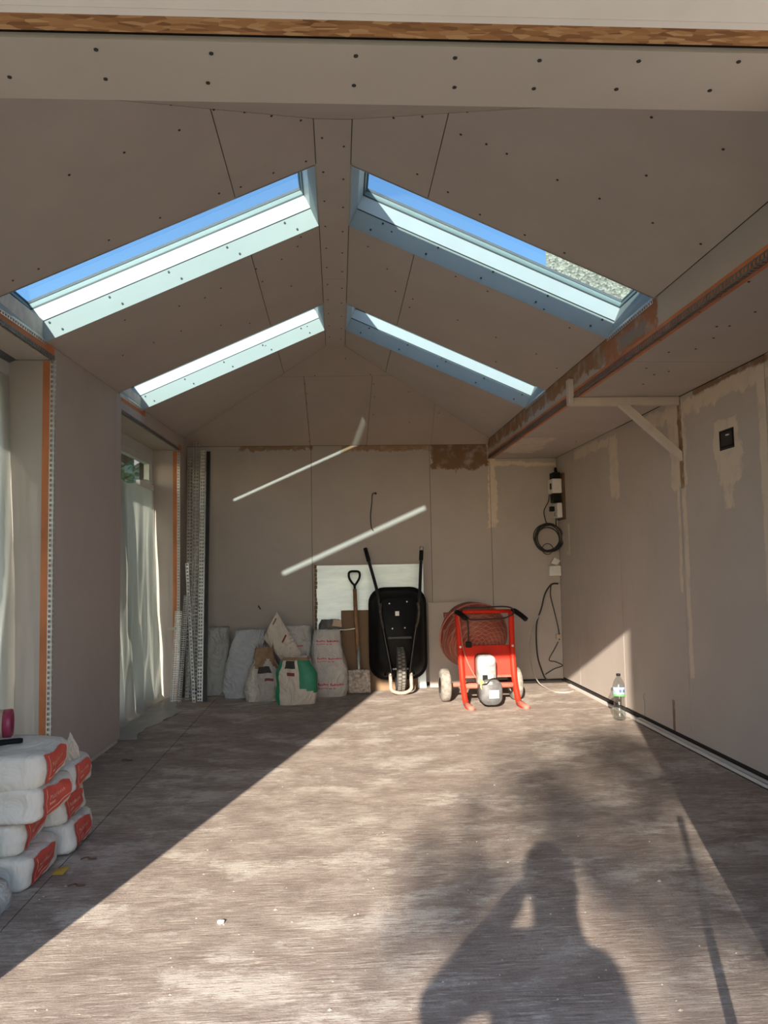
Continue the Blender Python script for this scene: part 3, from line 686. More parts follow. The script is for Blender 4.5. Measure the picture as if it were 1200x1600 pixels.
skylight(2, 'L', *S[1], 'far skylight in the left roof slope')
skylight(3, 'R', *S[0], 'near skylight in the right roof slope with pebbledash seen through')
skylight(4, 'R', *S[1], 'far skylight in the right roof slope')

#OBJECTS
# ================================================================ OBJECTS
def sack_surface(levels, n_exp=3.0, amp=0.012, seed=0.0, freq=2.2):
    """levels: (t, centre Vector, half width, half depth) bottom to top -> S(theta, t)"""
    def S_(th, t):
        for i in range(len(levels)-1):
            if t <= levels[i+1][0] or i == len(levels)-2: break
        t0, c0, w0, d0 = levels[i]; t1, c1, w1, d1 = levels[i+1]
        k = min(max((t-t0)/(t1-t0), 0), 1); k2 = k*k*(3-2*k)
        c = Vector(c0).lerp(Vector(c1), k); w = w0+(w1-w0)*k2; d = d0+(d1-d0)*k2
        cs, sn = math.cos(th), math.sin(th)
        r = (abs(cs)**n_exp + abs(sn)**n_exp)**(-1/n_exp)
        a = amp*fb(cs*freq+seed, sn*freq, c.z*7+seed) + amp*0.5*math.sin(th*7+seed*3+c.z*9)*fb(seed, c.z*4, 3)
        return c + Vector((cs*r*(w+a), sn*r*(d+a), amp*0.4*fb(cs*2, sn*2, seed)*(0 if t < 0.05 else 1)))
    return S_
def sack(name, levels, mat, label, group='rubbish sacks by the back wall', amp=0.016, seed=0.0, n_exp=3.0, cap=True, cols=None, sag=0.02):
    L0 = Vector(levels[0][1]); S_ = sack_surface(levels, n_exp, amp, seed)
    mb = MB(); nu, nv = 40, 22
    mb.grid(lambda u, v: S_(u*2*math.pi, v), nu, nv)
    if cols:   # material by angle
        for k in range(len(mb.f)):
            u = (k % nu + 0.5)/nu; v = (k//nu + 0.5)/nv; mb.m[k] = cols(u, v)
    if cap:
        top = [S_(k/nu*2*math.pi, 1.0) for k in range(nu)]; c = sum(top, Vector())/nu
        inn = [c + (p-c)*0.5 + Vector((0, 0, -sag+0.02*fb(p.x*9, p.y*9, seed))) for p in top]
        mb.add(top+inn+[c+Vector((0, 0, -sag*1.4))], [(k, (k+1) % nu, (k+1) % nu+nu, k+nu) for k in range(nu)] + [(k+nu, (k+1) % nu+nu, 2*nu) for k in range(nu)])
    bot = [S_(k/nu*2*math.pi, 0.0) for k in range(nu)]; mb.add(bot, [tuple(range(nu))])
    o = mb.build(name, mat, None, smooth=True, origin=L0)
    tag(o, label, 'sack', group)
    return o, S_
def patch(parent, S_, a0, a1, t0, t1, mat, name='print', nu=6, nv=4, off=0.004):
    """print lying on the sack surface between two angles (radians) and heights"""
    c = S_(0, (t0+t1)/2)*0.5 + S_(math.pi, (t0+t1)/2)*0.5
    mb = MB()
    def fn(u, v):
        p = S_(a0+(a1-a0)*u, t0+(t1-t0)*v); d = Vector((p.x-c.x, p.y-c.y, 0)); return p + d.normalized()*off
    mb.grid(fn, nu, nv); return mb.build(name, mat, parent, smooth=True)
def V3(p, dz=0.0): return Vector((p.x, p.y, p.z+dz))

# ---------------- building sacks in the back left corner
def lev(pxs, y):  # rows of (t, px left, px right, py, half depth) -> levels
    out = []
    for t, a, b, py, hd in pxs:
        p = atY((a+b)/2, py, y); w = (atY(b, py, y)-atY(a, py, y)).length/2
        out.append((t, Vector((p.x, y, max(p.z, 0.0 if t == 0 else 0.01))), w, hd))
    l0 = out[0]; out[0] = (0, Vector((l0[1].x, y, 0.002)), l0[2], l0[3]); return out
o, _ = sack('rubble_sack', lev([(0, 321, 357, 1086, .09), (.12, 318, 361, 1075, .10), (.6, 321, 359, 1020, .10), (.95, 326, 359, 983, .08), (1, 328, 358, 980, .07)], 7.83),
            'sack_grey', 'tall grey-white sack standing nearest the metal beads', seed=1.3, n_exp=3.5)
o, _ = sack('rubble_sack', lev([(0, 352, 402, 1090, .11), (.10, 349, 406, 1078, .10), (.4, 352, 408, 1045, .105), (.75, 362, 413, 1008, .11), (.95, 369, 415, 987, .07), (1, 371, 413, 984, .055)], 7.63),
            'sack_blue', 'leaning bluish white sack behind the torn paper bag', seed=4.1, n_exp=4, amp=0.014)
o, S_ = sack('paper_sack', lev([(0, 385, 443, 1092, .10), (.15, 382, 445, 1080, .115), (.5, 388, 440, 1055, .10), (.8, 397, 428, 1030, .08), (1, 399, 425, 1012, .06)], 7.40),
             ['cement_sack', 'paper_brown'], 'torn grey paper bag with brown lining showing at the top', seed=2.2, amp=0.016,
             cols=lambda u, v: 1 if v > 0.72+0.10*math.sin(u*25) else 0, sag=0.06)
A = -math.pi/2
patch(o, S_, A-.35, A+.45, .56, .68, 'black_print'); patch(o, S_, A+.05, A+.5, .40, .455, 'maroon_print')
patch(o, S_, A+.62, A+.95, .10, .45, 'green_print')
# torn rim flaps
mb = MB()
for k in range(9):
    th = A-1.2+k*.3; p = S_(th, 0.98); q = S_(th+.22, 0.98); h = 0.03+0.06*random.random()
    mb.add([p, q, q.lerp(p, .4)+Vector((0.01*(k-4)*.3, -0.01, h)), p+Vector((0, .004, .004))], [(0, 1, 2), (0, 2, 3)])
mb.build('torn_rim', 'paper_brown', o)
o, S_ = sack('paper_sack', lev([(0, 433, 492, 1092, .09), (.12, 430, 497, 1082, .10), (.55, 431, 495, 1052, .095), (.85, 437, 485, 1034, .08), (1, 443, 480, 1026, .05)], 7.17),
             ['paper', 'green_print', 'paper_brown'], 'crumpled paper bag printed green and white in front of the other sacks', seed=6.6, amp=0.014,
             cols=lambda u, v: 2 if v > .9 else (1 if (0.765 < u < 0.985 and v > 0.12+0.9*abs(u-0.93)) or 0.58 < u < 0.615 else 0), sag=0.05)
patch(o, S_, A-.55, A+.0, .70, .90, 'black_print'); patch(o, S_, A-.40, A-.05, .52, .60, 'maroon_print')
o, S_ = sack('rubble_sack', lev([(0, 447, 488, 1080, .08), (.5, 444, 489, 1030, .09), (.96, 446, 486, 981, .06), (1, 446, 485, 978, .05)], 7.74),
             'sack_white', 'square-topped white sack against the wall behind the green bag', seed=3.7, n_exp=5, amp=0.007)
patch(o, S_, A-.25, A+.35, .70, .715, 'red_print', 'printed_line')
# red printed sack
o, S_ = sack('rubble_sack', lev([(0, 492, 540, 1086, .12), (.08, 488, 543, 1078, .145), (.35, 487, 543, 1045, .14), (.62, 487, 536, 1020, .12), (.85, 488, 532, 998, .10), (1, 491, 531, 984, .06)], 7.58),
             'sack_white', 'upright white sack with three rows of red lettering, beside the shovel', seed=8.2, n_exp=3.6, amp=0.016)
def glyph_row(parent, S_, a0, a1, t, h, words, mat):
    mb = MB(); tot = sum(words)+len(words)-1; c = S_(0, t)*.5+S_(math.pi, t)*.5; k = 0
    for w in words:
        for j in range(w):
            u0 = a0+(a1-a0)*(k+.08)/tot; u1 = a0+(a1-a0)*(k+.82)/tot; hh = h if j == 0 else h*(0.55+0.25*((k*7) % 3 == 0))
            q = []
            for uu, tt in ((u0, t), (u1, t), (u1, t+hh), (u0, t+hh)):
                p = S_(uu, tt); q.append(p + Vector((p.x-c.x, p.y-c.y, 0)).normalized()*.004)
            mb.add(q, [(0, 1, 2, 3)]); k += 1
        k += 1
    return tag(mb.build('printed_line', mat, parent), kind='stuff')
for t in (.13, .50, .78):
    glyph_row(o, S_, A-.62, A+.78, t+.03, .032, [6, 8], 'red_print'); glyph_row(o, S_, A-.62, A+.35, t-.012, .015, [7, 2, 2], 'red_print')
mb = MB(); mb.tube(smooth_path([atY(531, 984, 7.55), atY(540, 984, 7.52), atY(555, 982, 7.5)]), 0.004, 6); mb.build('tie_string', 'sticker', o)
# flat folded sack poking up like a diamond
def flat_bag(name, q, y, yb, thick, mat, label, seed, parent=None):
    c = [atY(px, py, y) for px, py in q]; org = (c[0]+c[1]+c[2]+c[3])/4
    mb = MB()
    for sgn in (-1, 1):
        def fn(u, v):
            p = c[0].lerp(c[1], u).lerp(c[3].lerp(c[2], u), v)
            b = (16*u*(1-u)*v*(1-v))**.5
            return p + Vector((0, sgn*thick*b*(1+0.4*fb(u*3, v*3, seed)) + 0.025*fb(u*2.5+seed, v*2.5) + (p.z-org.z)*yb, 0))
        mb.grid(fn, 16, 16)
    return tag(mb.build(name, mat, parent, smooth=True, origin=org), label, 'sack', 'rubbish sacks by the back wall')
d = flat_bag('folded_sack', [(432, 956), (472, 1022), (442, 1034), (411, 997)], 7.44, 0.10, 0.03, 'paper', 'cream paper sack folded flat, its corner sticking up highest', 2.0)
for q in ([(426, 975), (431, 965), (432, 967), (427, 977)], [(440, 1003), (446, 991), (448, 993), (442, 1005)]):
    mb = MB().add([atY(px, py, 7.398) for px, py in q], [(0, 1, 2, 3)]); mb.build('printed_line', 'maroon_print', d)
# grey rags and a brown offcut on top behind the red printed sack
mbr, _ = sack('rubble_sack', lev([(0, 494, 532, 1080, .04), (.7, 493, 532, 1010, .045), (.93, 497, 533, 980, .04), (1, 502, 530, 968, .04)], 7.80),
              'dark_motor', 'dark grey sack mostly hidden behind the red lettered sack', seed=9.9, amp=.02)
mb = MB(); mb.prism([atY(519, 978, 7.70), atY(534, 980, 7.70), atY(533, 969, 7.70), atY(521, 968, 7.70)], (0, .03, 0))
tag(mb.build('cardboard_scrap', 'tan_card', origin=atY(526, 975, 7.7)), 'small torn cardboard scrap on top of the dark sack', 'cardboard')

# ---------------- boards leaning on the back wall
def lean_board(name, px0, px1, ytop, y0, y1, t, mat, label, cat, z0=0.0):
    a = atY(px0, ytop, y1); b = atY(px1, ytop, y1); zt = a.z
    x0, x1 = a.x, b.x
    mb = MB().prism([(x0, y0, z0), (x1, y0, z0), (x1, y1, zt), (x0, y1, zt)], (0, t, 0))
    return tag(mb.build(name, mat, origin=((x0+x1)/2, y0, z0)), label, cat)
fo = lean_board('insulation_board', 494, 661, 884, 7.88, 7.955, 0.035, 'foil', 'silver foil faced insulation board leaning behind the wheelbarrow', 'board')
mb = MB(); x0 = atY(494, 884, 7.955).x
for k in range(30):
    z = 0.02+k*.041; y = 7.88+.075*z/1.23
    mb.box((x0-.012-.01*random.random(), y-.003, z), (x0+.012*random.random(), y+.03, z+.035))
mb.build('ragged_edge', 'cardboard', fo)
lean_board('hardboard_sheet', 533, 650, 954, 7.80, 7.872, 0.006, 'cardboard', 'plain brown board leaning behind the shovel', 'board')
lean_board('plasterboard_offcut', 668, 745, 942, 7.90, 7.962, 0.0125, 'board', 'grey plasterboard offcut leaning behind the cement mixer', 'board')
lean_board('timber_offcut', 655, 722, 1062, 7.60, 7.66, 0.03, 'paper', 'pale timber offcut lying between wheelbarrow and mixer', 'board') if False else None

# ---------------- shovel
sh = thing('shovel', 'digging shovel with wooden shaft and black D handle, caked blade down', 'shovel', (0.18, 7.58, 0))
yb_, yt_ = 7.60, 7.80
def shp(x, z, dy=0): return Vector((x, yb_+(yt_-yb_)*z/1.17+dy, z))
mb = MB(); mb.tube([shp(.185, .36), shp(.17, .7), shp(.163, 1.0)], [.019, .020, .019], 10); mb.build('shaft', 'wood', sh, True)
mb = MB(); mb.tube([shp(.19, .10, -.012), shp(.188, .25, -.008), shp(.185, .46)], [.012, .019, .0185], 10); mb.build('socket', 'zinc_dark', sh, True)
mb = MB(); loop = [shp(.163, .985), shp(.160, 1.035), shp(.135, 1.065), shp(.110, 1.11), shp(.108, 1.155), shp(.125, 1.172), shp(.161, 1.175), shp(.197, 1.172), shp(.214, 1.155), shp(.212, 1.11), shp(.187, 1.065), shp(.164, 1.035)]
mb.tube(smooth_path(loop, 4), .0115, 8); mb.build('grip', 'black', sh, True)
mb = MB()
def bl(u, v):
    x = .082+.215*u-(.004*v); z = .012+.225*v - (.012*abs(u-.5)*2*v); p = shp(x, z, -.02 - .03*(1-(2*u-1)**2)*(v*.8+.1) )
    return p
mb.grid(bl, 12, 8); b_ = mb.build('blade', 'dust_bit', sh, True)
b_.modifiers.new('solid', 'SOLIDIFY').thickness = 0.004

# ---------------- wheelbarrow standing on its nose
wbw = thing('wheelbarrow', 'black wheelbarrow stood on its nose against the wall, wheel towards the room', 'wheelbarrow', (0.585, 7.55, 0))
YBW = 7.74
def rrect(w, h, r, cx, cz, y, n=6, taper=0.0):
    pts = []
    for (sx, sz, a0) in ((1, 1, 0), (-1, 1, 90), (-1, -1, 180), (1, -1, 270)):
        ww = w - (taper if sz < 0 else 0)
        for k in range(n+1):
            a = math.radians(a0+90*k/n); pts.append(Vector((cx+sx*(ww/2-r)+r*math.cos(a), y, cz+sz*(h/2-r)+r*math.sin(a))))
    return pts
rings = [rrect(.575, .905, .16, .582, .560, YBW+.030), rrect(.575, .905, .16, .582, .560, YBW+.012), rrect(.535, .865, .15, .582, .560, YBW+.010),
         rrect(.50, .82, .14, .582, .562, YBW-.06), rrect(.42, .70, .11, .582, .58, YBW-.17), rrect(.38, .64, .10, .582, .59, YBW-.19)]
mb = MB(); n = len(rings[0])
for r_ in rings: mb.v += [tuple(p) for p in r_]
for i in range(len(rings)-1):
    for k in range(n): mb.f.append((i*n+k, i*n+(k+1) % n, (i+1)*n+(k+1) % n, (i+1)*n+k)); mb.m.append(0)
mb.f.append(tuple((len(rings)-1)*n+k for k in range(n))); mb.m.append(0)
tr = mb.build('tray', 'black', wbw, True)
tr.modifiers.new('solid', 'SOLIDIFY').thickness = 0.003
B('sticker', (.545, YBW-.1925, .742), (.582, YBW-.1905, .785), 'sticker', tr)
for xx, zz in ((.515, .62), (.635, .625), (.49, .86), (.66, .875)):
    MB().lathe([(0, 0), (.008, 0), (.006, .005), (0, .005)], (xx, YBW-.19, zz), (0, -1, 0), 8).build('bolt', 'zinc', tr)
yo = YBW-.215
for sgn in (-1, 1):
    cx = .582
    pts = [(cx+sgn*.085, 7.49, .20), (cx+sgn*.105, 7.505, .32), (cx+sgn*.145, yo, .55), (cx+sgn*.185, yo-.002, .80), (cx+sgn*.205, yo+.03, .97), (cx+sgn*(.285 if sgn < 0 else .24), yo+.17, 1.30)]
    MB().tube(smooth_path(pts, 5), .016, 10).build('handle_tube', 'black_metal', wbw, True)
    e0 = Vector(pts[-1]); dd = (e0-Vector(pts[-2])).normalized()
    gr = MB().tube([e0-dd*.03, e0+dd*.11], .021, 10).build('grip', 'black', wbw, True)
    if sgn > 0: MB().tube([e0+dd*.07, e0+dd*.112], .0215, 10).build('worn_tip', 'dust_bit', gr, True)
    # legs (worn, folded along the tray) and struts
    MB().tube(smooth_path([(cx+sgn*.175, yo-.005, .86), (cx+sgn*.185, yo-.05, .80), (cx+sgn*.175, yo-.055, .70), (cx+sgn*.155, yo-.005, .63)], 4), .013, 8).build('leg', 'worn_metal', wbw, True)
    MB().tube([(cx+sgn*.10, 7.50, .19), (cx+sgn*.14, YBW-.10, .16), (cx+sgn*.14, YBW-.06, .30)], .009, 8).build('brace', 'black_metal', wbw, True)
    MB().lathe([(0, 0), (.010, 0), (.008, .012), (0, .012)], (cx+sgn*.10, 7.47, .20), (0, -1, 0), 8).build('bolt', 'zinc', wbw)
MB().box((.47, yo-.012, .525), (.695, yo+.02, .545)).build('cross_bar', 'black_metal', wbw)
# nose guard loop
gp = [(.582-.10, 7.50, .21), (.582-.098, 7.48, .12)] + [(.582+.098*math.cos(a), 7.462, .075-.055*math.sin(a)+.0) for a in [math.pi*(1-k/10) for k in range(0, 11)]] + [(.582+.098, 7.48, .12), (.582+.10, 7.50, .21)]
MB().tube(smooth_path(gp, 3), .017, 10).build('nose_guard', 'dusty_steel', wbw, True)
# wheel
wh = MB()
prof = [(.150, -.036), (.175, -.048), (.195, -.040), (.203, -.018), (.204, 0), (.203, .018), (.195, .040), (.175, .048), (.150, .036)]
wh.lathe(prof, (.582, 7.54, .236), (1, 0, 0), 36); wv = wh.build('wheel', 'rubber', wbw, True)
MB().lathe([(.02, -.02), (.150, -.022), (.155, 0), (.150, .022), (.02, .02)], (.582, 7.54, .236), (1, 0, 0), 28).build('rim', 'black_metal', wv, True)
mb = MB()
for k in range(34):
    a = 2*math.pi*k/34
    for sx in (-1, 1):
        c = Vector((.582+sx*.018, 7.54+.203*math.cos(a+sx*.05), .236+.203*math.sin(a+sx*.05))); t = Vector((0, -math.sin(a), math.cos(a))); r_ = Vector((0, math.cos(a), math.sin(a)))
        mb.beam(c-t*.011, c+t*.011, .028, .008, r_)
mb.build('tread', 'tread_rubber', wv)
MB().tube([(.48, 7.54, .236), (.684, 7.54, .236)], .009, 8).build('axle', 'zinc', wv)

# ---------------- cement mixer
mx = thing('cement_mixer', 'red electric cement mixer with grey motor and dusty wheels', 'cement mixer', (1.28, 7.0, 0))
XA, XC = 1.068, 1.525
for x, dx in ((XA, -.012), (XC, .014)):
    q = [(x+.035+ (0 if dx < 0 else .01), 6.62, .010), (x+.008, 6.70, .035), (x, 6.76, .12), (x-.0, 6.84, .26), (x+dx*.3, 6.90, .50), (x+dx, 6.95, .80)]
    lg = MB().tube(smooth_path(q, 4), .026, 10).build('frame_leg', 'red', mx, True)
    MB().tube([Vector(q[0])+Vector((.012, -.03, -.002)), Vector(q[0]), Vector(q[1])], [.024, .0265, .0265], 10).build('worn_foot', 'pink_dust', lg, True)
    MB().lathe([(0, 0), (.012, 0), (.009, .008), (0, .008)], (x+dx*.3, 6.878, .50), (0, -1, 0), 8).build('bolt', 'zinc', lg)
MB().tube([(XA-.012, 6.95, .80), (XC+.014, 6.95, .80)], .017, 10).build('top_bar', 'red', mx, True)
MB().tube(smooth_path([(XC+.02, 6.95, .80), (XC+.045, 6.93, .80), (XC+.085, 6.86, .765), (XC+.11, 6.80, .735)], 4), .023, 10).build('grip', 'black', mx, True)
MB().tube(smooth_path([(XA-.02, 6.95, .80), (XA+.0, 6.88, .79), (XA+.035, 6.80, .755)], 4), .023, 10).build('grip', 'black', mx, True)
# panel, axle, wheels
pn = MB().prism([(XA, 6.862, .245), (XC, 6.862, .245), (XC, 6.915, .505), (XA, 6.915, .505)], (0, .012, 0)).build('guard_panel', 'red', mx, bevel=.004)
MB().prism([(XA, 6.835, .235), (XC, 6.835, .235), (XC, 6.862, .247), (XA, 6.862, .247)], (0, .006, .006)).build('panel_lip', 'pink_dust', pn)
MB().tube([(.93, 7.06, .145), (1.60, 7.06, .145)], .02, 10).build('axle', 'pink_dust', mx, True)
MB().tube([(XA, 6.80, .17), (XC, 6.80, .17)], .022, 10).build('cross_tube', 'pink_dust', mx, True)
for x in (.945, 1.585):
    w_ = MB().lathe([(.07, -.045), (.12, -.045), (.142, -.03), (.145, 0), (.142, .03), (.12, .045), (.07, .045)], (x, 7.06, .146), (1, 0, 0), 30).build('wheel', 'dusty_rubber', mx, True)
    MB().lathe([(.001, -.03), (.07, -.035), (.072, .035), (.001, .03)], (x, 7.06, .146), (1, 0, 0), 20).build('hub', 'pink_dust', w_, True)
# drum: mouth turned away and up, base towards the room
ax = Vector((-.10, 0.93, 0.34)).normalized(); dc = Vector((1.262, 6.95, .485))
dr = MB().lathe([(.001, 0), (.12, .005), (.185, .02), (.255, .085), (.305, .19), (.312, .25), (.30, .32), (.25, .45), (.20, .53), (.205, .54), (.19, .53), (.24, .44), (.29, .31), (.29, .2), (.17, .04), (.001, .02)], (0, 0, 0), (0, 0, 1), 40).build('drum', 'drum', None, True)
dr.rotation_euler = ax.to_track_quat('Z', 'Y').to_euler(); dr.location = dc
dr.parent = mx; dr.matrix_parent_inverse = parent_world(mx).inverted()
MB().tube(arc(dc+ax*.25, .316, 0, 2*math.pi, 36, ax.orthogonal().normalized(), ax.cross(ax.orthogonal().normalized())), .008, 6).build('gear_ring', 'pink_dust', mx, True)
MB().box((.965, 7.12, .74), (1.02, 7.20, .785)).build('mouth_bracket', 'drum', mx)
# motor
def rbox(w, h, d, cx, cz, y0, name, mat, par, r=.05):
    mb = MB(); a = rrect(w, h, r, cx, cz, y0+.02); b = rrect(w, h, r, cx, cz, y0+d); c = rrect(w*.86, h*.9, r*.8, cx, cz, y0)
    n = len(a); mb.v = [tuple(p) for p in c+a+b]
    for i in range(2):
        for k in range(n): mb.f.append((i*n+k, i*n+(k+1) % n, (i+1)*n+(k+1) % n, (i+1)*n+k)); mb.m.append(0)
    mb.f += [tuple(range(n)), tuple(range(2*n, 3*n))]; mb.m += [0, 0]
    return mb.build(name, mat, par, True, bevel=0)
mo = rbox(.165, .27, .17, 1.262, .305, 6.70, 'motor', 'grey_motor', mx)
rbox(.19, .215, .20, 1.285, .135, 6.63, 'motor_cover', 'dark_motor', mo, .07)
rbox(.15, .07, .15, 1.262, .395, 6.695, 'motor_cap', 'white_plastic', mo, .03)
B('rating_plate', (1.262, 6.627, .09), (1.345, 6.6295, .155), 'sticker', mo)
MB().add([(1.185, 6.645, .255), (1.215, 6.642, .235), (1.232, 6.636, .205), (1.205, 6.632, .155), (1.19, 6.636, .18)], [(0, 1, 2, 3, 4)]).build('warning_sticker', 'yellow', mo)
B('switch_box', (1.222, 6.68, .235), (1.262, 6.70, .275), 'black', mo)
for x0_, x1_, z0_, z1_, mt in ((1.205, 1.25, .315, .345, 'paper'), (1.27, 1.32, .315, .34, 'paper'), (1.26, 1.315, .235, .285, 'cement_sack'), (1.235, 1.29, .205, .225, 'paper')):
    B('dust_label', (x0_, 6.6955 if z0_ > .23 else 6.629, z0_), (x1_, 6.6985 if z0_ > .23 else 6.632, z1_), mt, mo)
MB().tube(smooth_path([(1.20, 6.645, .20), (1.245, 6.62, .215), (1.29, 6.66, .245), (1.345, 6.68, .245)], 4), .006, 6).build('strap', 'black', mo)
# mains lead draped over the top bar, plug hanging
cb = MB(); cb.tube(smooth_path([(1.09, 6.93, .80), (1.12, 6.92, .835), (1.3, 6.93, .838), (1.46, 6.94, .842), (1.545, 6.93, .825), (1.55, 6.905, .78), (1.46, 6.90, .742), (1.3, 6.90, .735), (1.17, 6.89, .735), (1.135, 6.885, .75), (1.137, 6.875, .65), (1.136, 6.868, .545)], 6), .007, 8)
cbo = cb.build('mains_lead', 'cable', mx, True)
MB().box((1.112, 6.848, .495), (1.160, 6.885, .545)).build('plug', 'black', cbo, bevel=.006)
MB().tube(smooth_path([(1.06, 6.92, .79), (1.075, 6.885, .62), (1.085, 6.87, .50), (1.12, 6.84, .37), (1.17, 6.80, .26), (1.20, 6.74, .22)], 5), .006, 8).build('motor_lead', 'pink_dust', mx, True)

# ---------------- metal beads leaning in the corner
def bead(i, pt, pb, ytop, ybot, w, mat, label, rows=2, wing=(1, 0, 0), wing2=(0, 1, 0), pitch=.034):
    a = atY(*pt, ytop); b = atY(*pb, ybot); b.z = max(b.z, 0.003); 
    b.z = 0.003
    mb = MB(); perf_strip(mb, b, a, w*1.2, wing, pitch, 0.52, rows); perf_strip(mb, b, a, w*.8, wing2, pitch, 0.52, rows)
    mb.tube([b, a], .0035, 6)
    o = mb.build('angle_bead', mat, None, origin=b); o.modifiers.new('solid', 'SOLIDIFY').thickness = .0006
    return tag(o, label, 'metal bead', 'metal beads leaning in the corner')
bead(0, (302, 691), (298, 1097), 7.86, 7.56, .050, 'zinc_dark', 'tallest perforated steel bead, reaching the ceiling in the left corner')
bead(1, (314, 704), (308, 1096), 7.76, 7.43, .034, 'zinc', 'perforated steel bead just left of the black channel')
bead(2, (293, 716), (290, 1097), 7.93, 7.66, .045, 'zinc_dark', 'perforated steel bead tucked behind the tallest one', wing=(1, .3, 0))
bead(3, (290, 880), (301, 1100), 7.60, 7.36, .022, 'zinc', 'thin shiny steel bead leaning to the left across the bundle', 1)
bead(4, (274, 955), (266, 1098), 7.44, 7.38, .050, 'zinc', 'short wide perforated bead standing furthest left of the bundle', 3, pitch=.02)
bead(5, (288, 930), (276, 1099), 7.48, 7.37, .035, 'zinc_dark', 'short dull bead leaning right of the wide one', 2, pitch=.02)
bead(6, (305, 850), (289, 1098), 7.66, 7.50, .030, 'zinc_dark', 'slanting dull bead half hidden behind the shiny thin one', 2)
mb = MB(); a = atY(326, 706, 7.78); b = atY(320, 1096, 7.42); b.z = .002
mb.beam(b, a, .035, .03, (0, 1, 0)); o = mb.build('metal_channel', 'black_metal', None, origin=b)
tag(o, 'black channel strip at the right end of the bead bundle', 'metal channel', 'metal beads leaning in the corner')
mb = MB(); mb.beam(b+Vector((-.024, -.012, .0)), a+Vector((-.024, -.012, -.2)), .012, .010, (0, 1, 0)); mb.build('highlight_strip', 'zinc', o)  # pale strip added to draw the bright highlight along the black channel
B('tape_tag', tuple(atY(262, 985, 7.40)), tuple(atY(275, 980, 7.41)+Vector((0, .004, 0))), 'paper', bpy.data.objects['angle_bead.004'])

# ---------------- electrics in the back right corner
eb = thing('fuse_board', 'dark wooden backboard with white fuse boxes and sockets in the right corner', 'fuse board', (XR-.02, 7.84, 1.65))
B('backboard', (XR-.022, 7.72, 1.66), (XR-.001, 7.97, 2.13), 'dark_wood', eb)
B('fuse_box', (XR-.12, 7.76, 1.93), (XR-.022, 7.94, 2.075), 'white_plastic', eb, .006)
B('isolator', (XR-.10, 7.80, 2.075), (XR-.022, 7.93, 2.145), 'black', eb, .006)
MB().tube([(XR-.05, 7.86, 2.145), (XR-.055, 7.86, 2.20)], [.02, .012], 8).build('cable_gland', 'black', eb)
B('adaptor', (XR-.10, 7.80, 1.84), (XR-.022, 7.92, 1.93), 'black', eb, .004)
so = B('socket', (XR-.075, 7.77, 1.68), (XR-.022, 7.94, 1.83), 'white_plastic', eb, .006)
B('plug_top', (XR-.12, 7.86, 1.75), (XR-.075, 7.91, 1.80), 'black', so, .004)
B('switch', (XR-.09, 7.80, 1.70), (XR-.075, 7.84, 1.73), 'grey_motor', so)
B('rocker', (XR-.128, 7.79, 1.97), (XR-.12, 7.83, 2.03), 'black', eb.children[1])
co = MB(); cc = Vector((2.16, 7.90, 1.475))
for k in range(7):
    r = .135+.010*math.sin(k*2.1); c = cc+Vector((.012*math.cos(k*1.7), .012*(k-3), .014*math.sin(k*2.3)))
    co.tube(arc(c, r, .3*k, .3*k+2*math.pi, 28, (1, .15*math.sin(k), 0), (0, .1*math.cos(k), 1)), .0055, 6)
co.tube(smooth_path([cc+Vector((.10, 0, .10)), (2.245, 7.90, 1.62), (2.24, 7.88, 1.72), (2.215, 7.88, 1.78)], 5), .0055, 6)
tag(co.build('cable_coil', 'cable', None, True, origin=cc), 'coil of black cable hanging below the fuse board', 'cable')
MB().tube(arc(cc+Vector((-.02, -.03, -.11)), .055, 0, 5.5, 18), .004, 6).build('loose_loop', 'cable', bpy.data.objects['cable_coil'])
jb = B('junction_box', tuple(atY(859, 900, 7.93)), tuple(atY(874, 884, 7.99)), 'white_plastic', None, .004)
jb.location = (0, 0, 0); tag(jb, 'square white junction box on the back wall beneath the cable coil', 'junction box')
mb = MB(); mb.prism([atY(861, 880, 7.94), atY(870, 883, 7.94), atY(876, 876, 7.94), atY(866, 871, 7.94)], (0, .03, 0))
tag(mb.build('connector_block', 'white_plastic', origin=atY(868, 878, 7.94)), 'crooked white connector just above the junction box', 'connector')
cover = B('cover_panel', (XR-.006, 7.64, 1.33), (XR-.0005, 7.76, 1.60), 'board', None); tag(cover, 'small plasterboard patch on the right wall below the fuse board', 'patch')
def cable(name, pts, r, mat, label): 
    P = smooth_path(pts, 6); o = MB().tube(P, r, 7).build(name, mat, None, True, origin=P[0]); return tag(o, label, 'cable')
cable('hanging_cable', [atY(872, 912, 7.98), atY(862, 913, 7.95), atY(852, 927, 7.94), atY(846, 950, 7.94), atY(839, 972, 7.95), atY(838, 1000, 7.95), atY(841, 1030, 7.95), atY(851, 1058, 7.95), Vector((2.13, 7.945, .034))], .008, 'cable', 'thick black cable hanging from the junction box to the floor')
cable('hanging_cable', [atY(843, 960, 7.945), atY(834, 978, 7.93), atY(828, 1010, 7.92), atY(831, 1040, 7.90), atZ(840, 1064, .04), atZ(852, 1074, .008), atZ(868, 1081, .006), atZ(885, 1082, .006), atZ(897, 1079, .006)], .006, 'cable_grey', 'thinner grey-ended cable trailing out onto the concrete floor')
cable('hanging_cable', [atY(861, 914, 7.97), atY(860, 930, 7.97), atY(866, 955, 7.975), atY(873, 985, 7.98), atY(874, 1000, 7.985)], .005, 'cable', 'slim cable dropping to a small clip in the corner')
cable('hanging_cable', [atY(872, 1003, 7.985), atY(866, 1015, 7.975), atY(858, 1031, 7.97), atY(868, 1034, 7.96), atY(879, 1040, 7.95), atY(866, 1045, 7.97), atY(852, 1054, 7.98)], .005, 'cable', 'kinked cable below the small clip in the corner')
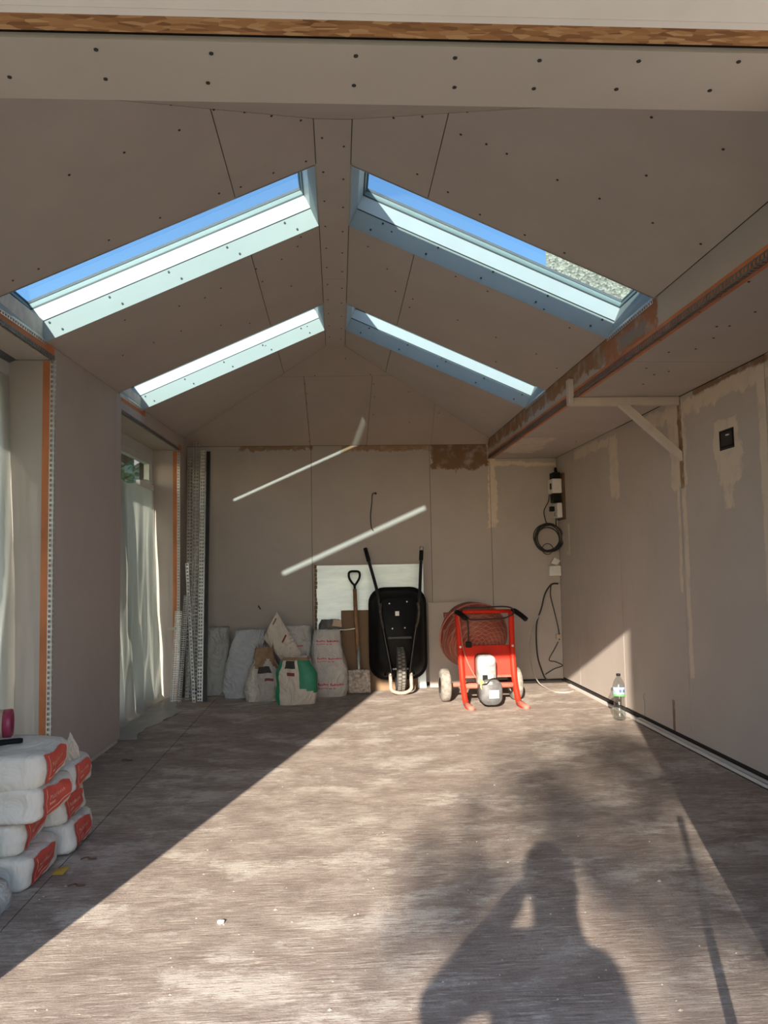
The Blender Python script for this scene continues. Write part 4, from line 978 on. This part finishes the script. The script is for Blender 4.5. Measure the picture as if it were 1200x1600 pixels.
mb = MB().box(tuple(atY(870, 998, 7.96)), tuple(atY(875, 991, 7.995))); tag(mb.build('cable_clip', 'tan_card'), 'small brown clip on the slim corner cable', 'clip')
cable('hanging_cable', [atY(868, 748, 7.93), atY(860, 765, 7.95), atY(857, 783, 7.96), atY(850, 798, 7.97), atY(852, 812, 7.96), atY(856, 822, 7.95)], .005, 'cable', 'cable looping out left of the fuse box')
cable('wall_wire', [atY(587, 771, 7.993), atY(582, 772, 7.97), atY(581, 785, 7.965), atY(579, 805, 7.97), atY(580, 822, 7.98), atY(583, 829, 7.98)], .005, 'cable', 'black wire end poking out high on the back wall')
mb = MB().lathe([(0, 0), (.012, 0), (.012, .004), (0, .004)], atY(587, 771, 8.0), (0, -1, 0), 10); mb.build('hole', 'screw', bpy.data.objects['wall_wire'])
mb = MB().prism([atY(404, 945, 7.999), atY(408, 951, 7.999), atY(407, 953, 7.999), atY(403, 948, 7.999)], (0, -.008, 0)); tag(mb.build('wall_nail', 'screw', origin=atY(405, 949, 7.999)), 'small dark nail in the back wall above the bluish sack', 'nail')

# ---------------- gallows bracket and back box on the right wall
gb = thing('gallows_bracket', 'pale timber bracket under the flat ceiling on the right', 'bracket', (XR, 5.05, 1.9))
B('horizontal_arm', (XB-.02, 5.04, ZF-.058), (XR-.001, 5.085, ZF-.001), 'primed_wood', gb, .003)
MB().prism([(1.885, 5.028, ZF-.058), (1.955, 5.028, ZF-.058), (XR-.001, 5.028, 1.945), (XR-.001, 5.028, 1.885)], (0, .05, 0)).build('diagonal_brace', 'primed_wood', gb, bevel=.003)
B('end_plate', (XB-.035, 5.03, ZF-.05), (XB-.001, 5.09, ZF+.12), 'primed_wood', gb, .003)
bb = thing('socket_back_box', 'black recessed socket back box in the right wall', 'socket box', (XR, 4.43, 1.93))
B('recess', (XR-.002, 4.352, 1.872), (XR-.0005, 4.523, 1.99), 'dark', bb)
mbx = MB()
for a_, b_ in (((XR-.006, 4.36, 1.885), (XR-.002, 4.515, 1.892)), ((XR-.006, 4.36, 1.975), (XR-.002, 4.515, 1.982)), ((XR-.006, 4.36, 1.885), (XR-.002, 4.367, 1.982)), ((XR-.006, 4.508, 1.885), (XR-.002, 4.515, 1.982))): mbx.box(a_, b_)
mbx.build('box_rim', 'black', bb)
B('wire_tail', (XR-.012, 4.40, 1.95), (XR-.004, 4.43, 1.957), 'white_plastic', bb)
MB().tube([(XR-.004, 6.0, .13), (XR-.006, 5.985, .15), (XR-.004, 5.97, .165)], .006, 6)
mb = MB().tube(smooth_path([(XR-.003, 5.86, .06), (XR-.004, 5.86, .17), (XR-.012, 5.855, .20), (XR-.012, 5.845, .215), (XR-.004, 5.85, .225)], 4), .0028, 6)
tag(mb.build('wall_hook', 'zinc_dark', None, True, origin=(XR, 5.86, .06)), 'thin wire hook on the right wall behind the bottle', 'hook')

# ---------------- water bottle
bp = atZ(969, 1124); bp.x = 2.165; bp.y = 6.03
bo = thing('water_bottle', 'clear plastic water bottle with black cap on the floor by the right wall', 'bottle', (bp.x, bp.y, 0))
pf = [(.001, .004), (.036, .002), (.045, .012), (.045, .05), (.042, .056), (.045, .064), (.044, .09), (.041, .096), (.043, .104), (.040, .13), (.037, .145), (.038, .16), (.043, .185), (.046, .20), (.046, .255), (.043, .275), (.034, .300), (.022, .320), (.015, .330), (.014, .338)]
MB().lathe(pf, (bp.x, bp.y, 0), (0, 0, 1), 28).build('body', 'bottle', bo, True)
MB().lathe([(.0462, .195), (.0468, .197), (.0468, .252), (.0462, .254)], (bp.x, bp.y, 0), (0, 0, 1), 28).build('label', plain('bottle_label', (.30, .38, .46), .5, var=.35, scale=60), bo, True)
MB().lathe([(.0469, .186), (.0472, .188), (.0472, .199), (.0469, .201)], (bp.x, bp.y, 0), (0, 0, 1), 28).build('label_band', plain('bottle_green', (.10, .42, .10), .5, var=.2, scale=60), bo, True)
for a0_ in (-1.9, -1.25): 
    MB().grid(lambda u, v: (bp.x+.0474*math.cos(a0_+.4*u), bp.y+.0474*math.sin(a0_+.4*u), .215+.022*v), 4, 2).build('label_print', plain('bottle_blue', (.06, .09, .22), .5), bo)
MB().lathe([(.0155, .336), (.0165, .337), (.0165, .352), (.015, .354), (.001, .354)], (bp.x, bp.y, 0), (0, 0, 1), 20).build('cap', 'black', bo, True)

# ---------------- stack of plaster sacks, front left
TXT = bpy.data.curves.new('text', 'FONT')
def text_mesh(body, size):
    cu = bpy.data.curves.new('lettering', 'FONT'); cu.body = body; cu.size = size; cu.resolution_u = 2
    ob = bpy.data.objects.new('lettering_source', cu); COL.objects.link(ob)
    bpy.context.view_layer.update()
    me = bpy.data.meshes.new_from_object(ob.evaluated_get(bpy.context.evaluated_depsgraph_get()))
    vs = [v.co.copy() for v in me.vertices]; fs = [tuple(p.vertices) for p in me.polygons]
    bpy.data.objects.remove(ob); bpy.data.meshes.remove(me); return vs, fs
T1 = text_mesh('MultiFinish', 0.040)
def plaster_sack(x1, yc, zc, ly, h, lx, seed, tilt, label, yaw=0.0):
    a, b, c = lx/2, ly/2, h/2; p = 13.0; xc = x1-a
    def disp(v): 
        return Vector((0.012*fb(v.y*6+seed, v.z*12, seed)+.010*(1-(v.z/c)**2), 0.014*fb(v.x*4, v.z*9, seed+4), 0.013*fb(v.x*5+seed, v.y*6, seed+9)*(1 if v.z > 0 else .4)))
    R = Matrix.Rotation(tilt, 3, 'X') @ Matrix.Rotation(yaw, 3, 'Z')
    def W(v): return Vector((xc, yc, zc)) + R @ v
    mb = MB(); n = 14
    for axx in range(3):
        for sg in (-1, 1):
            def fn(u, v):
                q = [0, 0, 0]; q[axx] = sg; q[(axx+1) % 3] = math.tan((2*u-1)*math.pi/4); q[(axx+2) % 3] = math.tan((2*v-1)*math.pi/4)
                r = (abs(q[0])**p+abs(q[1])**p+abs(q[2])**p)**(-1/p); w = Vector((q[0]*r*a, q[1]*r*b, q[2]*r*c)); return W(w+disp(w))
            mb.grid(fn, n, n)
    o = mb.build('plaster_sack', 'plaster_sack', None, True, origin=W(Vector((0, 0, -c))))
    bm = bmesh.new(); bm.from_mesh(o.data); bmesh.ops.remove_doubles(bm, verts=bm.verts, dist=.0008); bmesh.ops.recalc_face_normals(bm, faces=bm.faces); bm.to_mesh(o.data); bm.free()
    for f_ in o.data.polygons: f_.use_smooth = True
    tag(o, label, 'sack', 'plaster sacks stacked by the near window')
    def onend(yy, zz, off):  # point on the end face that looks into the room
        t = max(0.02, 1-abs(yy/b)**p-abs(zz/c)**p); w = Vector((a*t**(1/p), yy, zz)); return W(w+disp(w)+Vector((off, 0, 0)))
    y0, y1 = -b*.70, b*.60; zt, zb = c*.80, -c*.84
    def lab(u, v):
        yy = y0+(y1-y0)*u; k = 0.30*max(0, u-.25)/.75  # lower edge climbs towards the right
        lo = zb+(zt-zb)*k; return onend(yy, lo+(zt-(zt-zb)*.10*max(0, u-.8)/.2-lo)*v, .004)
    MB().grid(lab, 16, 10).build('red_label', 'label_red', o, True)
    lb = [c_ for c_ in bpy.data.objects if c_.name.startswith('red_label')][-1]
    lb = o.children[0] if o.children else lb
    MB().grid(lambda u, v: lab(.09+.022*v, .93-.78*u)+Vector((.002, 0, 0)), 10, 1).build('label_outline', 'label_line', lb)
    MB().grid(lambda u, v: lab(.09+.88*u, .15-.045*v+.05*u)+Vector((.002, 0, 0)), 14, 1).build('label_outline', 'label_line', lb)
    w = max(v.x for v in T1[0]); mb = MB()
    mb.add([lab(.20+.55*v.x/w, .50+.25*v.y/.04)+Vector((.0022, 0, 0)) for v in T1[0]], T1[1]); mb.build('lettering', 'label_line', lb)
    mb = MB()
    for k in range(4): mb.add([lab(.22+.05*(k+q), .32+.09*r_)+Vector((.0022, 0, 0)) for q, r_ in ((0, 0), (.7, 0), (.7, 1), (0, 1))], [(0, 1, 2, 3)])
    mb.build('lettering', 'label_line', lb)
    return o
zz = 0.0
hs = [.130, .122, .128, .135]
nm = ['bottom', 'second from bottom', 'second from top', 'top']
for k, h in enumerate(hs):
    plaster_sack(-1.19-(.012, .055, .0, .012)[k]+(.0, .0, .035, .04)[k], 3.315+(0, .0, .0, -.01)[k], zz+h/2, .365, h+.002, .56, 2.0+k*3.3, (0, .02, -.015, .03)[k],
                 'white plaster sack with red label, %s of the nearer stack' % nm[k], (.0, .05, -.04, .02)[k]); zz += h+.002
zA = zz; zz = 0.0
hs = [.125, .122, .128]
for k, h in enumerate(hs):
    plaster_sack(-1.17-(0, .03, .005)[k], 3.68+(.0, -.01, .02)[k], zz+h/2, .325, h+.002, .55, 21.0+k*2.7, (0, .015, -.02)[k],
                 'white plaster sack with red label, %s of the further stack' % ('bottom', 'middle', 'top')[k], (.02, -.03, .03)[k]); zz += h+.002
zB = zz
# torn paper standing up on the further stack
tp = thing('torn_paper', 'torn white paper flaps standing up on the further plaster stack', 'paper', (-1.30, 3.62, zB))
def flap(pts, mat, name): 
    mb = MB(); mb.add([Vector(p) for p in pts], [tuple(range(len(pts)))]); o = mb.build(name, mat, tp); o.modifiers.new('solid', 'SOLIDIFY').thickness = .002; return o
zt_ = zB-.005
flap([(-1.215, 3.60, zt_), (-1.185, 3.70, zt_), (-1.19, 3.69, zt_+.05), (-1.215, 3.655, zt_+.125), (-1.225, 3.62, zt_+.06)], 'paper', 'paper_flap')
flap([(-1.31, 3.52, zt_), (-1.215, 3.58, zt_), (-1.22, 3.58, zt_+.05), (-1.27, 3.55, zt_+.06), (-1.315, 3.53, zt_+.05)], 'maroon_tape', 'red_lining')
flap([(-1.36, 3.47, zt_+.06), (-1.25, 3.49, zt_), (-1.24, 3.50, zt_+.08), (-1.30, 3.48, zt_+.115), (-1.35, 3.47, zt_+.11)], 'paper', 'paper_flap')
# things lying on the nearer stack
tr_ = thing('tape_roll', 'maroon roll of tape lying on its side on the nearer plaster stack', 'tape roll', (-1.47, 3.42, zA))
cx_ = Vector((-1.50, 3.42, zA+.062)); axv = Vector((1, .25, 0)).normalized()
MB().lathe([(.04, 0), (.060, 0), (.062, .008), (.062, .05), (.06, .055), (.04, .055), (.04, 0)], cx_, axv, 24).build('tape', 'maroon_tape', tr_, True)
MB().lathe([(.030, .056), (.060, .056), (.060, .085), (.030, .085), (.030, .056)], cx_, axv, 24).build('card_core', 'tan_card', tr_, True)
MB().lathe([(.04, .086), (.060, .086), (.061, .115), (.058, .118), (.04, .118), (.04, .086)], cx_, axv, 24).build('tape', 'maroon_tape', tr_, True)
tw = thing('hand_tool', 'small dark hand tool lying on the top plaster sack', 'tool', (-1.40, 3.27, zA))
MB().tube(smooth_path([(-1.42, 3.25, zA+.012), (-1.36, 3.30, zA+.014), (-1.30, 3.34, zA+.012)], 4), [.012]*5+[.011]*3+[.009], 8).build('handle', 'black', tw, True)
MB().lathe([(.001, -.01), (.02, -.01), (.025, 0), (.02, .014), (.001, .016)], (-1.435, 3.235, zA+.014), (.3, .3, 1), 12).build('head', 'zinc_dark', tw, True)
gr_ = MB(); gr_.lathe([(.001, 0), (.055, 0), (.06, .01), (.065, .085), (.07, .09), (.001, .09)], (0, 0, 0), (0, 0, 1), 20)
g_ = gr_.build('plastic_tub', 'green_plastic', None, True); g_.location = (-1.352, 3.03, .116); tag(g_, 'green plastic tub wedged in front of the nearer stack', 'tub')
MB().lathe([(.001, .091), (.062, .091)], (0, 0, 0), (0, 0, 1), 20).build('contents', 'dark', g_).matrix_parent_inverse = Matrix()
o, _ = sack('plaster_sack', [(0, Vector((-1.42, 2.97, .002)), .20, .115), (.3, Vector((-1.42, 2.97, .035)), .205, .12), (.7, Vector((-1.42, 2.98, .085)), .19, .11), (1, Vector((-1.43, 2.99, .118)), .16, .085)], 'sack_grey',
            'grey sack on the floor in front of the plaster stacks', group='plaster sacks stacked by the near window', amp=.012, seed=5.5, n_exp=4)
# ---------------- plastic sheets over the windows
def sheet(name, y0, y1, ztop, spill, label, seed, xin, flare=0.10, pull=0.06):
    nu, nv = 70, 60; mb = MB()
    def fn(u, v):
        y = y0+(y1-y0)*u; s = v*(ztop+spill)
        zt = ztop - 0.10*u*0 - 0.05*math.sin(u*9+seed)
        z = zt - s; d = xin
        k = min(1, v*1.6)
        fold = 0.030*k*(math.sin(u*38+seed+1.6*fb(u*3, v*1.5, seed))*0.6 + fb(u*11+2.2*v, v*.7, seed)*1.1)
        out = 0
        if z < 0.05:
            out = 0.05-z; z = 0.006+0.030*abs(fb(u*9, out*9, seed))*(1-min(1, out*2))
        x = XL(y)-d + 0.045*k + fold*(0.4 if out else 1) + flare*max(0, v-.55) + out*(0.9+.25*fb(u*4, 1, seed))
        y += 0.02*fb(v*5, u*6, seed)*4*u*(1-u) + pull*math.sin(v*2.2)*(u-.5)*-1
        y = min(max(y, y0+.004), y1-.006)
        return (x, y, z)
    mb.grid(fn, nu, nv); o = mb.build(name, 'sheet', None, True)
    return tag(o, label, 'plastic sheet', 'plastic dust sheets over the windows')
sheet('plastic_sheet', W2[0]+.02, W2[1]-.02, 2.02, .24, 'crinkled translucent plastic sheet hanging over the far window', 3.1, WT-.01)
sheet('plastic_sheet', W1[0]+.02, W1[1]+.002, 2.30, .0, 'translucent plastic sheet over the near window behind the plaster stacks', 7.7, WT-.0, -.05, -.04)
tb = MB().box((XL(7.4)-WT-.005, 7.05, 1.985), (XL(7.4)-WT+.03, 7.58, 2.03)); o = tb.build('masking_tape', 'sticker'); tag(o, 'white masking tape holding the top of the far plastic sheet', 'tape')

# ---------------- bits on the floor
db = MB(); random.seed(5)
for k in range(300):
    px = random.uniform(30, 1180); py = 1080+520*random.random()**1.5
    p = atZ(px, py); 
    if not (-1.15 < p.x < 2.2 and 2.0 < p.y < 7.9): continue
    r = random.uniform(.0015, .004) if random.random() < .95 else random.uniform(.005, .008); c = p+Vector((0, 0, r*.35))
    vs = [c+Vector((r*math.cos(t)*(1+.5*random.random()), r*math.sin(t)*(.6+.5*random.random()), -r*.4)) for t in (0, 1.6, 3.1, 4.7)]+[c+Vector((0, 0, r*.45))]
    db.add(vs, [(0, 1, 4), (1, 2, 4), (2, 3, 4), (3, 0, 4)])
tag(db.build('debris', 'dust_bit'), 'crumbs of plaster and grit scattered over the concrete floor', 'debris', kind='stuff')
p = atZ(93, 1366); o = MB().add([Vector((-.03, -.015, .003)), Vector((.02, -.02, .004)), Vector((.035, .02, .022)), Vector((-.012, .02, .014))], [(0, 1, 2, 3)]).build('yellow_wrapper', 'yellow_scrap')
o.modifiers.new('solid', 'SOLIDIFY').thickness = .003; o.location = p; tag(o, 'crumpled yellow scrap on the floor by the plaster stacks', 'scrap')
p = atZ(345, 1442); o = MB().lathe([(.001, 0), (.012, .001), (.013, .007), (.001, .010)], (0, 0, 0), (0, 0, 1), 9).build('plaster_lump', 'sticker'); o.location = p; tag(o, 'small white plaster lump lying in the sunlit foreground', 'lump')
for px, py, lb in ((197, 1188, 'dark twig on the floor beside the left pier'), (137, 1342, 'dark curled shaving right of the plaster stacks'), (118, 1384, 'dark curled shaving nearest the yellow scrap')):
    p = atZ(px, py, .006); o = MB().tube(smooth_path([(-.03, 0, 0), (-.005, .008, .004), (.012, -.004, .003), (.035, .006, 0)], 4), .0035, 6).build('shaving', 'dark_wood'); o.location = p; tag(o, lb, 'shaving', 'shavings on the floor')

# ---------------- prop leaning on the right jamb (throws the thin shadow)
o = MB().beam((.842, 1.60, -.0), (1.052, 1.63, .775), .026, .012, (0, 1, 0)).build('timber_batten', 'primed_wood', origin=(.842, 1.6, 0)); tag(o, 'thin batten leaning against the right jamb of the front opening', 'batten')

# ================================================================ OUTSIDE
# photographer: stands on the lower ground outside, phone at the camera position
PZ = -0.405
def skin_obj(name, verts, edges, radii, mat, parent=None, root=0, sub=2):
    me = bpy.data.meshes.new(name); me.from_pydata([tuple(v) for v in verts], edges, []); me.materials.append(M[mat])
    o = bpy.data.objects.new(name, me); COL.objects.link(o)
    sk = o.modifiers.new('skin', 'SKIN'); sk.use_smooth_shade = True
    for i, r in enumerate(radii):
        d = me.skin_vertices[0].data[i]; d.radius = (r, r) if isinstance(r, (int, float)) else r; d.use_root = (i == root)
    sb = o.modifiers.new('sub', 'SUBSURF'); sb.levels = sub; sb.render_levels = sub
    if parent is not None: o.parent = parent; o.matrix_parent_inverse = parent_world(parent).inverted()
    return o
HX, HY, HZ = -0.115, -0.30, 1.245     # head centre
vb = []; eb_ = []; rb = []
def ch(pts, start=None):
    prev = start
    for p, r in pts:
        vb.append(p); rb.append(r); i = len(vb)-1
        if prev is not None: eb_.append((prev, i))
        prev = i
    return prev
pel = ch([((HX, -.36, .50), .125)])
spine = ch([((HX, -.36, .66), (.135, .11)), ((HX, -.355, .84), (.15, .115)), ((HX, -.35, .98), (.14, .105)), ((HX, -.335, 1.075), .06), ((HX, -.325, 1.13), .056)], pel)
head = ch([((HX, -.315, 1.185), (.068, .08)), ((HX, -.31, 1.245), (.078, .094)), ((HX, -.315, 1.305), (.072, .086)), ((HX, -.32, 1.352), (.036, .045))], spine)
ch([((HX, -.215, 1.225), .016), ((HX, -.192, 1.215), .010)], head-2)          # nose
ch([((HX-.082, -.32, 1.24), (.012, .026))], head-2); ch([((HX+.082, -.32, 1.24), (.012, .026))], head-2)   # ears
chest = spine-2
LS = ch([((HX-.165, -.35, 1.03), .066)], chest); LEb = ch([((HX-.32, -.22, .885), .045)], LS); LW = ch([((-.125, -.055, 1.135), .030)], LEb)
RS = ch([((HX+.155, -.35, .985), .062)], chest); REb = ch([((HX+.215, -.20, .80), .047)], RS); RW = ch([((.030, -.095, 1.005), .030)], REb)
for sg in (-1, 1):
    ch([((HX+sg*.09, -.36, .44), .095), ((HX+sg*.10, -.35, .08), .065), ((HX+sg*.105, -.37, -.30), .042), ((HX+sg*.11, -.36, -.355), .045), ((HX+sg*.13, -.24, -.38), .03)], pel)
def hand(w, palm, fingers):
    p = ch([(palm, (.036, .018))], w)
    for f in fingers: ch([(q, .0085 if k < len(f)-1 else .0075) for k, q in enumerate(f)], p)
# phone at x -0.036..0.036, z 1.095..1.245, y -0.012..-0.004 (lens at its upper part, just behind the camera)
hand(LW, Vector((-.085, -.035, 1.165)), [
    [(-.060, -.012, 1.19), (-.045, .004, 1.20), (-.030, .008, 1.195)], [(-.062, -.010, 1.172), (-.046, .005, 1.178), (-.024, .009, 1.172)],
    [(-.063, -.012, 1.152), (-.047, .005, 1.155), (-.026, .009, 1.150)], [(-.066, -.016, 1.134), (-.050, .004, 1.134), (-.034, .008, 1.130)],
    [(-.070, -.045, 1.150), (-.050, -.032, 1.135), (-.030, -.022, 1.128)]])
hand(RW, Vector((.034, -.050, 1.068)), [
    [(.056, -.016, 1.115), (.046, .003, 1.124), (.028, .008, 1.124)], [(.050, -.012, 1.100), (.040, .004, 1.108), (.022, .009, 1.110)],
    [(.036, -.010, 1.088), (.026, .004, 1.095), (.010, .009, 1.100)], [(.022, -.016, 1.082), (.012, .002, 1.086), (.0, .008, 1.094)],
    [(.062, -.050, 1.105), (.050, -.036, 1.125), (.034, -.022, 1.135)]])
pe = skin_obj('person', vb, eb_, rb, 'skin'); tag(pe, 'person in dark jacket and jeans standing outside, holding up a phone', 'person')
jv = [(HX, -.36, .33), (HX, -.36, .62), (HX, -.355, .84), (HX, -.35, .99), (HX, -.345, 1.06), (HX-.165, -.35, 1.035), (HX-.32, -.22, .885), (-.15, -.09, 1.115), (HX+.155, -.35, .985), (HX+.215, -.20, .80), (.040, -.115, .99), (HX, -.335, 1.105)]
skin_obj('jacket', jv, [(0, 1), (1, 2), (2, 3), (3, 4), (3, 5), (5, 6), (6, 7), (3, 8), (8, 9), (9, 10), (4, 11)], [(.185, .165), (.175, .15), (.175, .14), (.16, .125), .09, .085, .055, .037, .085, .062, .042, .075], 'jacket', pe)
tv = [(HX, -.36, .47)]; te = []; trr = [(.14, .12)]
for sg in (-1, 1):
    n0 = len(tv); tv += [(HX+sg*.09, -.36, .42), (HX+sg*.10, -.35, .08), (HX+sg*.105, -.37, -.33)]; trr += [.108, .083, .066]; te += [(0, n0), (n0, n0+1), (n0+1, n0+2)]
skin_obj('jeans', tv, te, trr, 'jeans', pe)
for sg in (-1, 1):
    skin_obj('shoe', [(HX+sg*.11, -.40, -.362), (HX+sg*.115, -.31, -.362), (HX+sg*.13, -.20, -.372)], [(0, 1), (1, 2)], [(.042, .042), (.046, .045), (.036, .033)], 'black', pe)
mb = MB(); mb.grid(lambda u, v: Vector((HX, -.328, 1.255)) + Vector((.098*math.cos(u*2*math.pi)*math.cos(v*1.5), .112*math.sin(u*2*math.pi)*math.cos(v*1.5) , .112*math.sin(v*1.5)+.025-.075*max(0, -math.sin(u*2*math.pi))*(1-v))), 28, 12)
mb.build('hair', 'hair', pe, True)
for sx in (-.03, .03): MB().lathe([(.001, -.011), (.009, -.007), (.011, 0), (.009, .007), (.001, .011)], (HX+sx, -.222, 1.252), (0, 1, 0), 12).build('eye', 'sticker', pe, True)
MB().tube([(HX-.022, -.218, 1.186), (HX, -.211, 1.184), (HX+.022, -.218, 1.186)], .0055, 6).build('mouth', 'maroon_tape', pe, True)
ph = thing('smartphone', 'black phone held up in both hands of the person outside', 'phone', (0, -.008, 1.095))
B('case', (-.036, -.0125, 1.095), (.036, -.0045, 1.247), 'black', ph, .003)
MB().lathe([(.001, 0), (.006, 0), (.006, .002), (.001, .002)], (0, -.0045, 1.2285), (0, 1, 0), 14).build('lens', 'glass', ph)
B('screen', (-.033, -.0135, 1.10), (.033, -.0125, 1.242), 'gasket', ph)

# tree behind the photographer: its leaves dapple the sun on the right of the floor
random.seed(11)
def back(fx, fy, y):   # a floor point traced back towards the sun to depth y
    t = (fy-y); return Vector((fx-.268*t, y, .367*t))
TY = -14.0
t_ = thing('tree', 'small leafy tree standing in the garden behind the photographer', 'tree', (-2.3, TY, -.42))
clusters = []
for (px, py, r) in [(850, 1215, .34), (880, 1265, .30), (900, 1285, .24), (720, 1335, .26), (740, 1390, .2), (1000, 1370, .30), (1100, 1415, .24), (1150, 1440, .2), (930, 1180, .25), (985, 1180, .35), (1040, 1200, .4),
                    (1000, 1290, .2), (690, 1420, .18), (1090, 1240, .3)]:
    p = atZ(px, py); clusters.append((back(p.x, p.y, TY+random.uniform(-.7, .7)), r))
for k in range(34):
    clusters.append((back(random.uniform(2.7, 4.2), random.uniform(1.2, 4.7), TY+random.uniform(-1, 1)), .45))
tk = MB(); tk.tube(smooth_path([(-2.3, TY, -.45), (-2.33, TY, 1.5), (-2.25, TY+.05, 3.2), (-2.3, TY, 4.8), (-2.2, TY, 6.4)], 4), [.15-.007*i for i in range(17)], 9); tk.build('trunk', 'bark', t_, True)
lv = MB()
for ci, (c, r) in enumerate(clusters):
    b = Vector((-2.28, TY, 3.4+random.random()*1.8)); md = b.lerp(c, .5)+Vector((0, 0, .12))
    br = MB().tube(smooth_path([b, md, c], 4), [.022-.0021*i for i in range(9)], 6); br.build('branch', 'bark', t_, True)
    for k in range(int((125 if ci < 14 else 80)*(r/.3)**2)):
        d = Vector((random.gauss(0, .5), random.gauss(0, .5), random.gauss(0, .5)))*r; q = c+d; u = Vector((random.gauss(0, 1), random.gauss(0, 1), random.gauss(0, 1))).normalized(); w = u.orthogonal().normalized(); l = random.uniform(.07, .13)
        lv.add([q, q+u*l*.5+w*l*.28, q+u*l, q+u*l*.5-w*l*.28], [(0, 1, 2, 3)])
tag(lv.build('foliage', 'leaf', t_), None, kind='stuff')
# hedge seen through the left windows
random.seed(3)
hg = MB()
for k in range(9000):
    y = random.uniform(4, 27); z = random.uniform(-.4, 4.6+.25*math.sin(y*2)); q = Vector((-5.0+random.uniform(-.35, .35), y, z)); u = Vector((random.gauss(0, 1), random.gauss(0, 1), random.gauss(0, 1))).normalized(); w = u.orthogonal().normalized(); l = random.uniform(.16, .32)
    hg.add([q, q+u*l*.5+w*l*.3, q+u*l, q+u*l*.5-w*l*.3], [(0, 1, 2, 3)])
hd_ = thing('hedge', 'tall dark hedge outside the left windows', 'hedge', (-5, 7.5, -.42))
tag(hg.build('foliage', 'leaf', hd_), None, kind='stuff')
B('stems', (-5.15, 4.1, -.42), (-4.85, 26.9, 4.3), 'leaf', hd_)
# neighbouring house whose pebbledash wall shows through the near right skylight
e0 = atY(853, 405, 14.0)
hn = thing('house', 'neighbouring pebbledash house seen through the near right skylight', 'house', (e0.x+4, 14, -.42))
kx = e0.x/14.0; dv = Vector((kx, 1, 0)).normalized(); rv = Vector((dv.y, -dv.x, 0)); g0 = Vector((e0.x, 14, -.42))
MB().prism([g0, g0+rv*8, g0+rv*8+dv*7, g0+dv*7], (0, 0, 9.0)).build('wall', 'dash', hn)
MB().prism([g0-dv*.3+Vector((0, 0, 9)), g0+rv*8.3-dv*.3+Vector((0, 0, 9)), g0+rv*4-dv*.3+Vector((0, 0, 11.8))], dv*7.6).build('roof', 'roof_slate', hn)
for wx in (1.2, 4.8):
    c_ = g0+rv*wx-dv*.04+Vector((0, 0, 1.4)); wn_ = MB().prism([c_, c_+rv*1.3, c_+rv*1.3+Vector((0, 0, 1.3)), c_+Vector((0, 0, 1.3))], dv*.06).build('window', 'white_frame', hn)
    c_ = c_+rv*.08-dv*.02+Vector((0, 0, .08)); MB().prism([c_, c_+rv*1.14, c_+rv*1.14+Vector((0, 0, 1.14)), c_+Vector((0, 0, 1.14))], dv*.02).build('pane', 'gasket', wn_)
